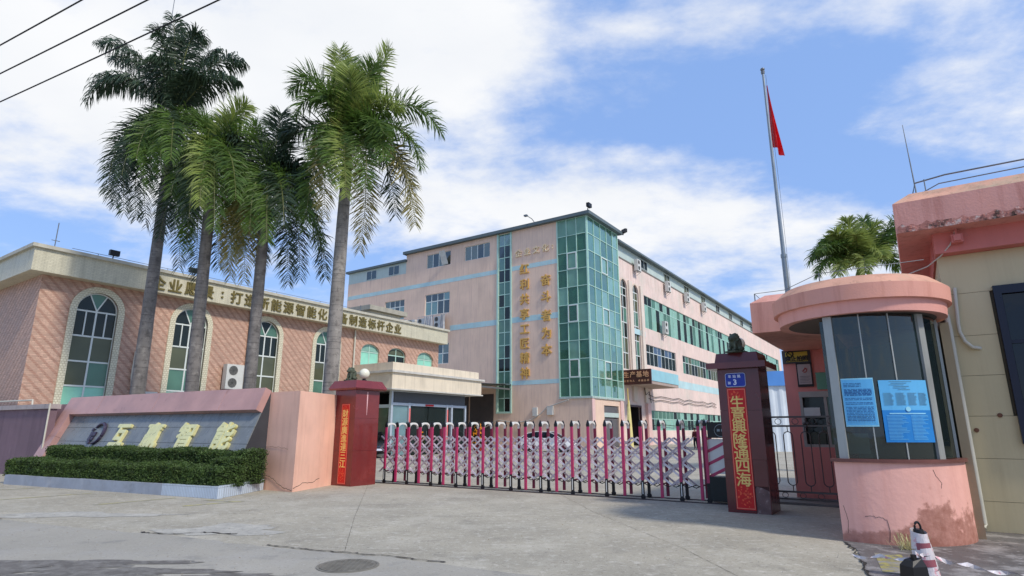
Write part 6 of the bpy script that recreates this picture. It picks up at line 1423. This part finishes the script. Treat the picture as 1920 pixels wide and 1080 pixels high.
# ================================================================== wrapped bollard, black block, barrier tape at lower right
BO = thing('taped_bollard', 'leaning black bollard with loop top wrapped in white barrier tape', 'bollard', (4.42, 6.78, 0), 0)
BO.rotation_euler = (0, R(-3), 0); BO.scale = (.9, .9, 1.16)
smooth(MB().tube([(0, 0, 0), (0, 0, .06), (0, 0, .075), (0, 0, .42), (0, 0, .44)], [.125, .125, .085, .055, .05], 20)).build('post', m_black, BO)
b = MB(); b.tube([(.035 * math.cos(R(a)), 0, .455 + .045 * math.sin(R(a))) for a in range(-20, 201, 20)], .012, 8); smooth(b).build('loop_handle', m_black, BO)
m_tape = M('barrier_tape', (214, 206, 206), .3, .06, 12, .3, spec=.6, blotch=[((214, 130, 140), 9, .56, .62, .8)])
r = random.Random(2); b = MB()
for k in range(7):
    z = .05 + k * .052; n = 28; ra = .09 + .05 * (1 - k / 6) * .9; rr = []
    for q in range(2):
        rr.append([((ra - q * .006) * (1 + r.uniform(-.03, .03)) * math.cos(2 * math.pi * i / n), (ra - q * .006) * math.sin(2 * math.pi * i / n) * (1 + r.uniform(-.03, .03)), z + q * .062 + .02 * math.sin(2 * math.pi * i / n + k)) for i in range(n)])
    b.loft(rr, cap=False)
b.build('tape_wrap', m_tape, BO)
for z, rad_ in ((.13, .128), (.27, .108)):
    b = MB(); pa = [(rad_ * math.cos(R(a)), rad_ * math.sin(R(a))) for a in range(-150, -50, 10)]; b.loft([[(x, y, z) for x, y in pa], [(x * .96, y * .96, z + .06) for x, y in pa]], cap=False, closed=False); b.build('reflector_band', M('faded_red', (150, 84, 92), .5, .15, 9), BO)
BB = thing('black_block', 'black tapered plastic barrier foot in the lower right corner', 'barrier foot', (3.93, 6.22, 0), 12); BB.scale = (.75, .85, 1)
b = MB(); b.loft([[(-.13, -.11, 0), (.13, -.11, 0), (.13, .11, 0), (-.13, .11, 0)], [(-.11, -.09, .26), (.11, -.09, .26), (.11, .09, .26), (-.11, .09, .26)], [(-.06, -.06, .31), (.08, -.06, .33), (.08, .06, .33), (-.06, .06, .31)]])
b.build('body', m_black, BB); b = MB(); b.box(.0, .05, -.02, .02, .32, .36); b.build('lug', m_black, BB)
def tape(pts, w, label):
    b = MB(); a = []; c = []; r = random.Random(len(pts) + 5); P = []
    for p, q in zip(pts[:-1], pts[1:]):
        for t in range(8): P.append(Vector(p).lerp(Vector(q), t / 8) + Vector((0, r.uniform(-.01, .01), -.03 * math.sin(math.pi * t / 8))))
    P.append(Vector(pts[-1]))
    for i, p in enumerate(P):
        tw = i * .55; a.append(tuple(p + Vector((0, math.cos(tw) * w / 2, math.sin(tw) * w / 2)))); c.append(tuple(p - Vector((0, math.cos(tw) * w / 2, math.sin(tw) * w / 2))))
    b.loft([a, c], cap=False, closed=False); tag(b.build('barrier_tape', m_tape), label, 'tape', 'barrier tape strung at lower right')
tape([(4.46, 6.72, .26), (4.85, 6.75, .16), (5.3, 6.75, .08), (5.9, 6.7, .05)], .045, 'white and red barrier tape trailing to the right from the bollard')
tape([(4.0, 6.2, .34), (4.15, 6.5, .32), (4.40, 6.74, .28)], .04, 'short length of barrier tape between black block and bollard')
tape([(3.62, 6.75, .26), (3.78, 6.5, .30), (3.95, 6.25, .33)], .03, 'frayed end of barrier tape hanging left of the black block')
# dried weeds at the foot of the booth
b = MB(); r = random.Random(6)
for _ in range(160):
    a = r.uniform(0, 6.28); l = r.uniform(.06, .22); x, y = 5.3 + r.gauss(0, .07), 8.38 + r.gauss(0, .04); t_ = (x + l * math.cos(a) * .6, y + l * math.sin(a) * .4, .02 + l * r.uniform(.3, 1.1)); b.bar((x, y, .01), t_, .006, .002)
tag(b.build('dry_weeds', M('dry_straw', (200, 190, 140), .8, .2, 8)), 'pale dried weeds sprouting at the foot of the booth wall', 'weeds')['kind'] = 'stuff'
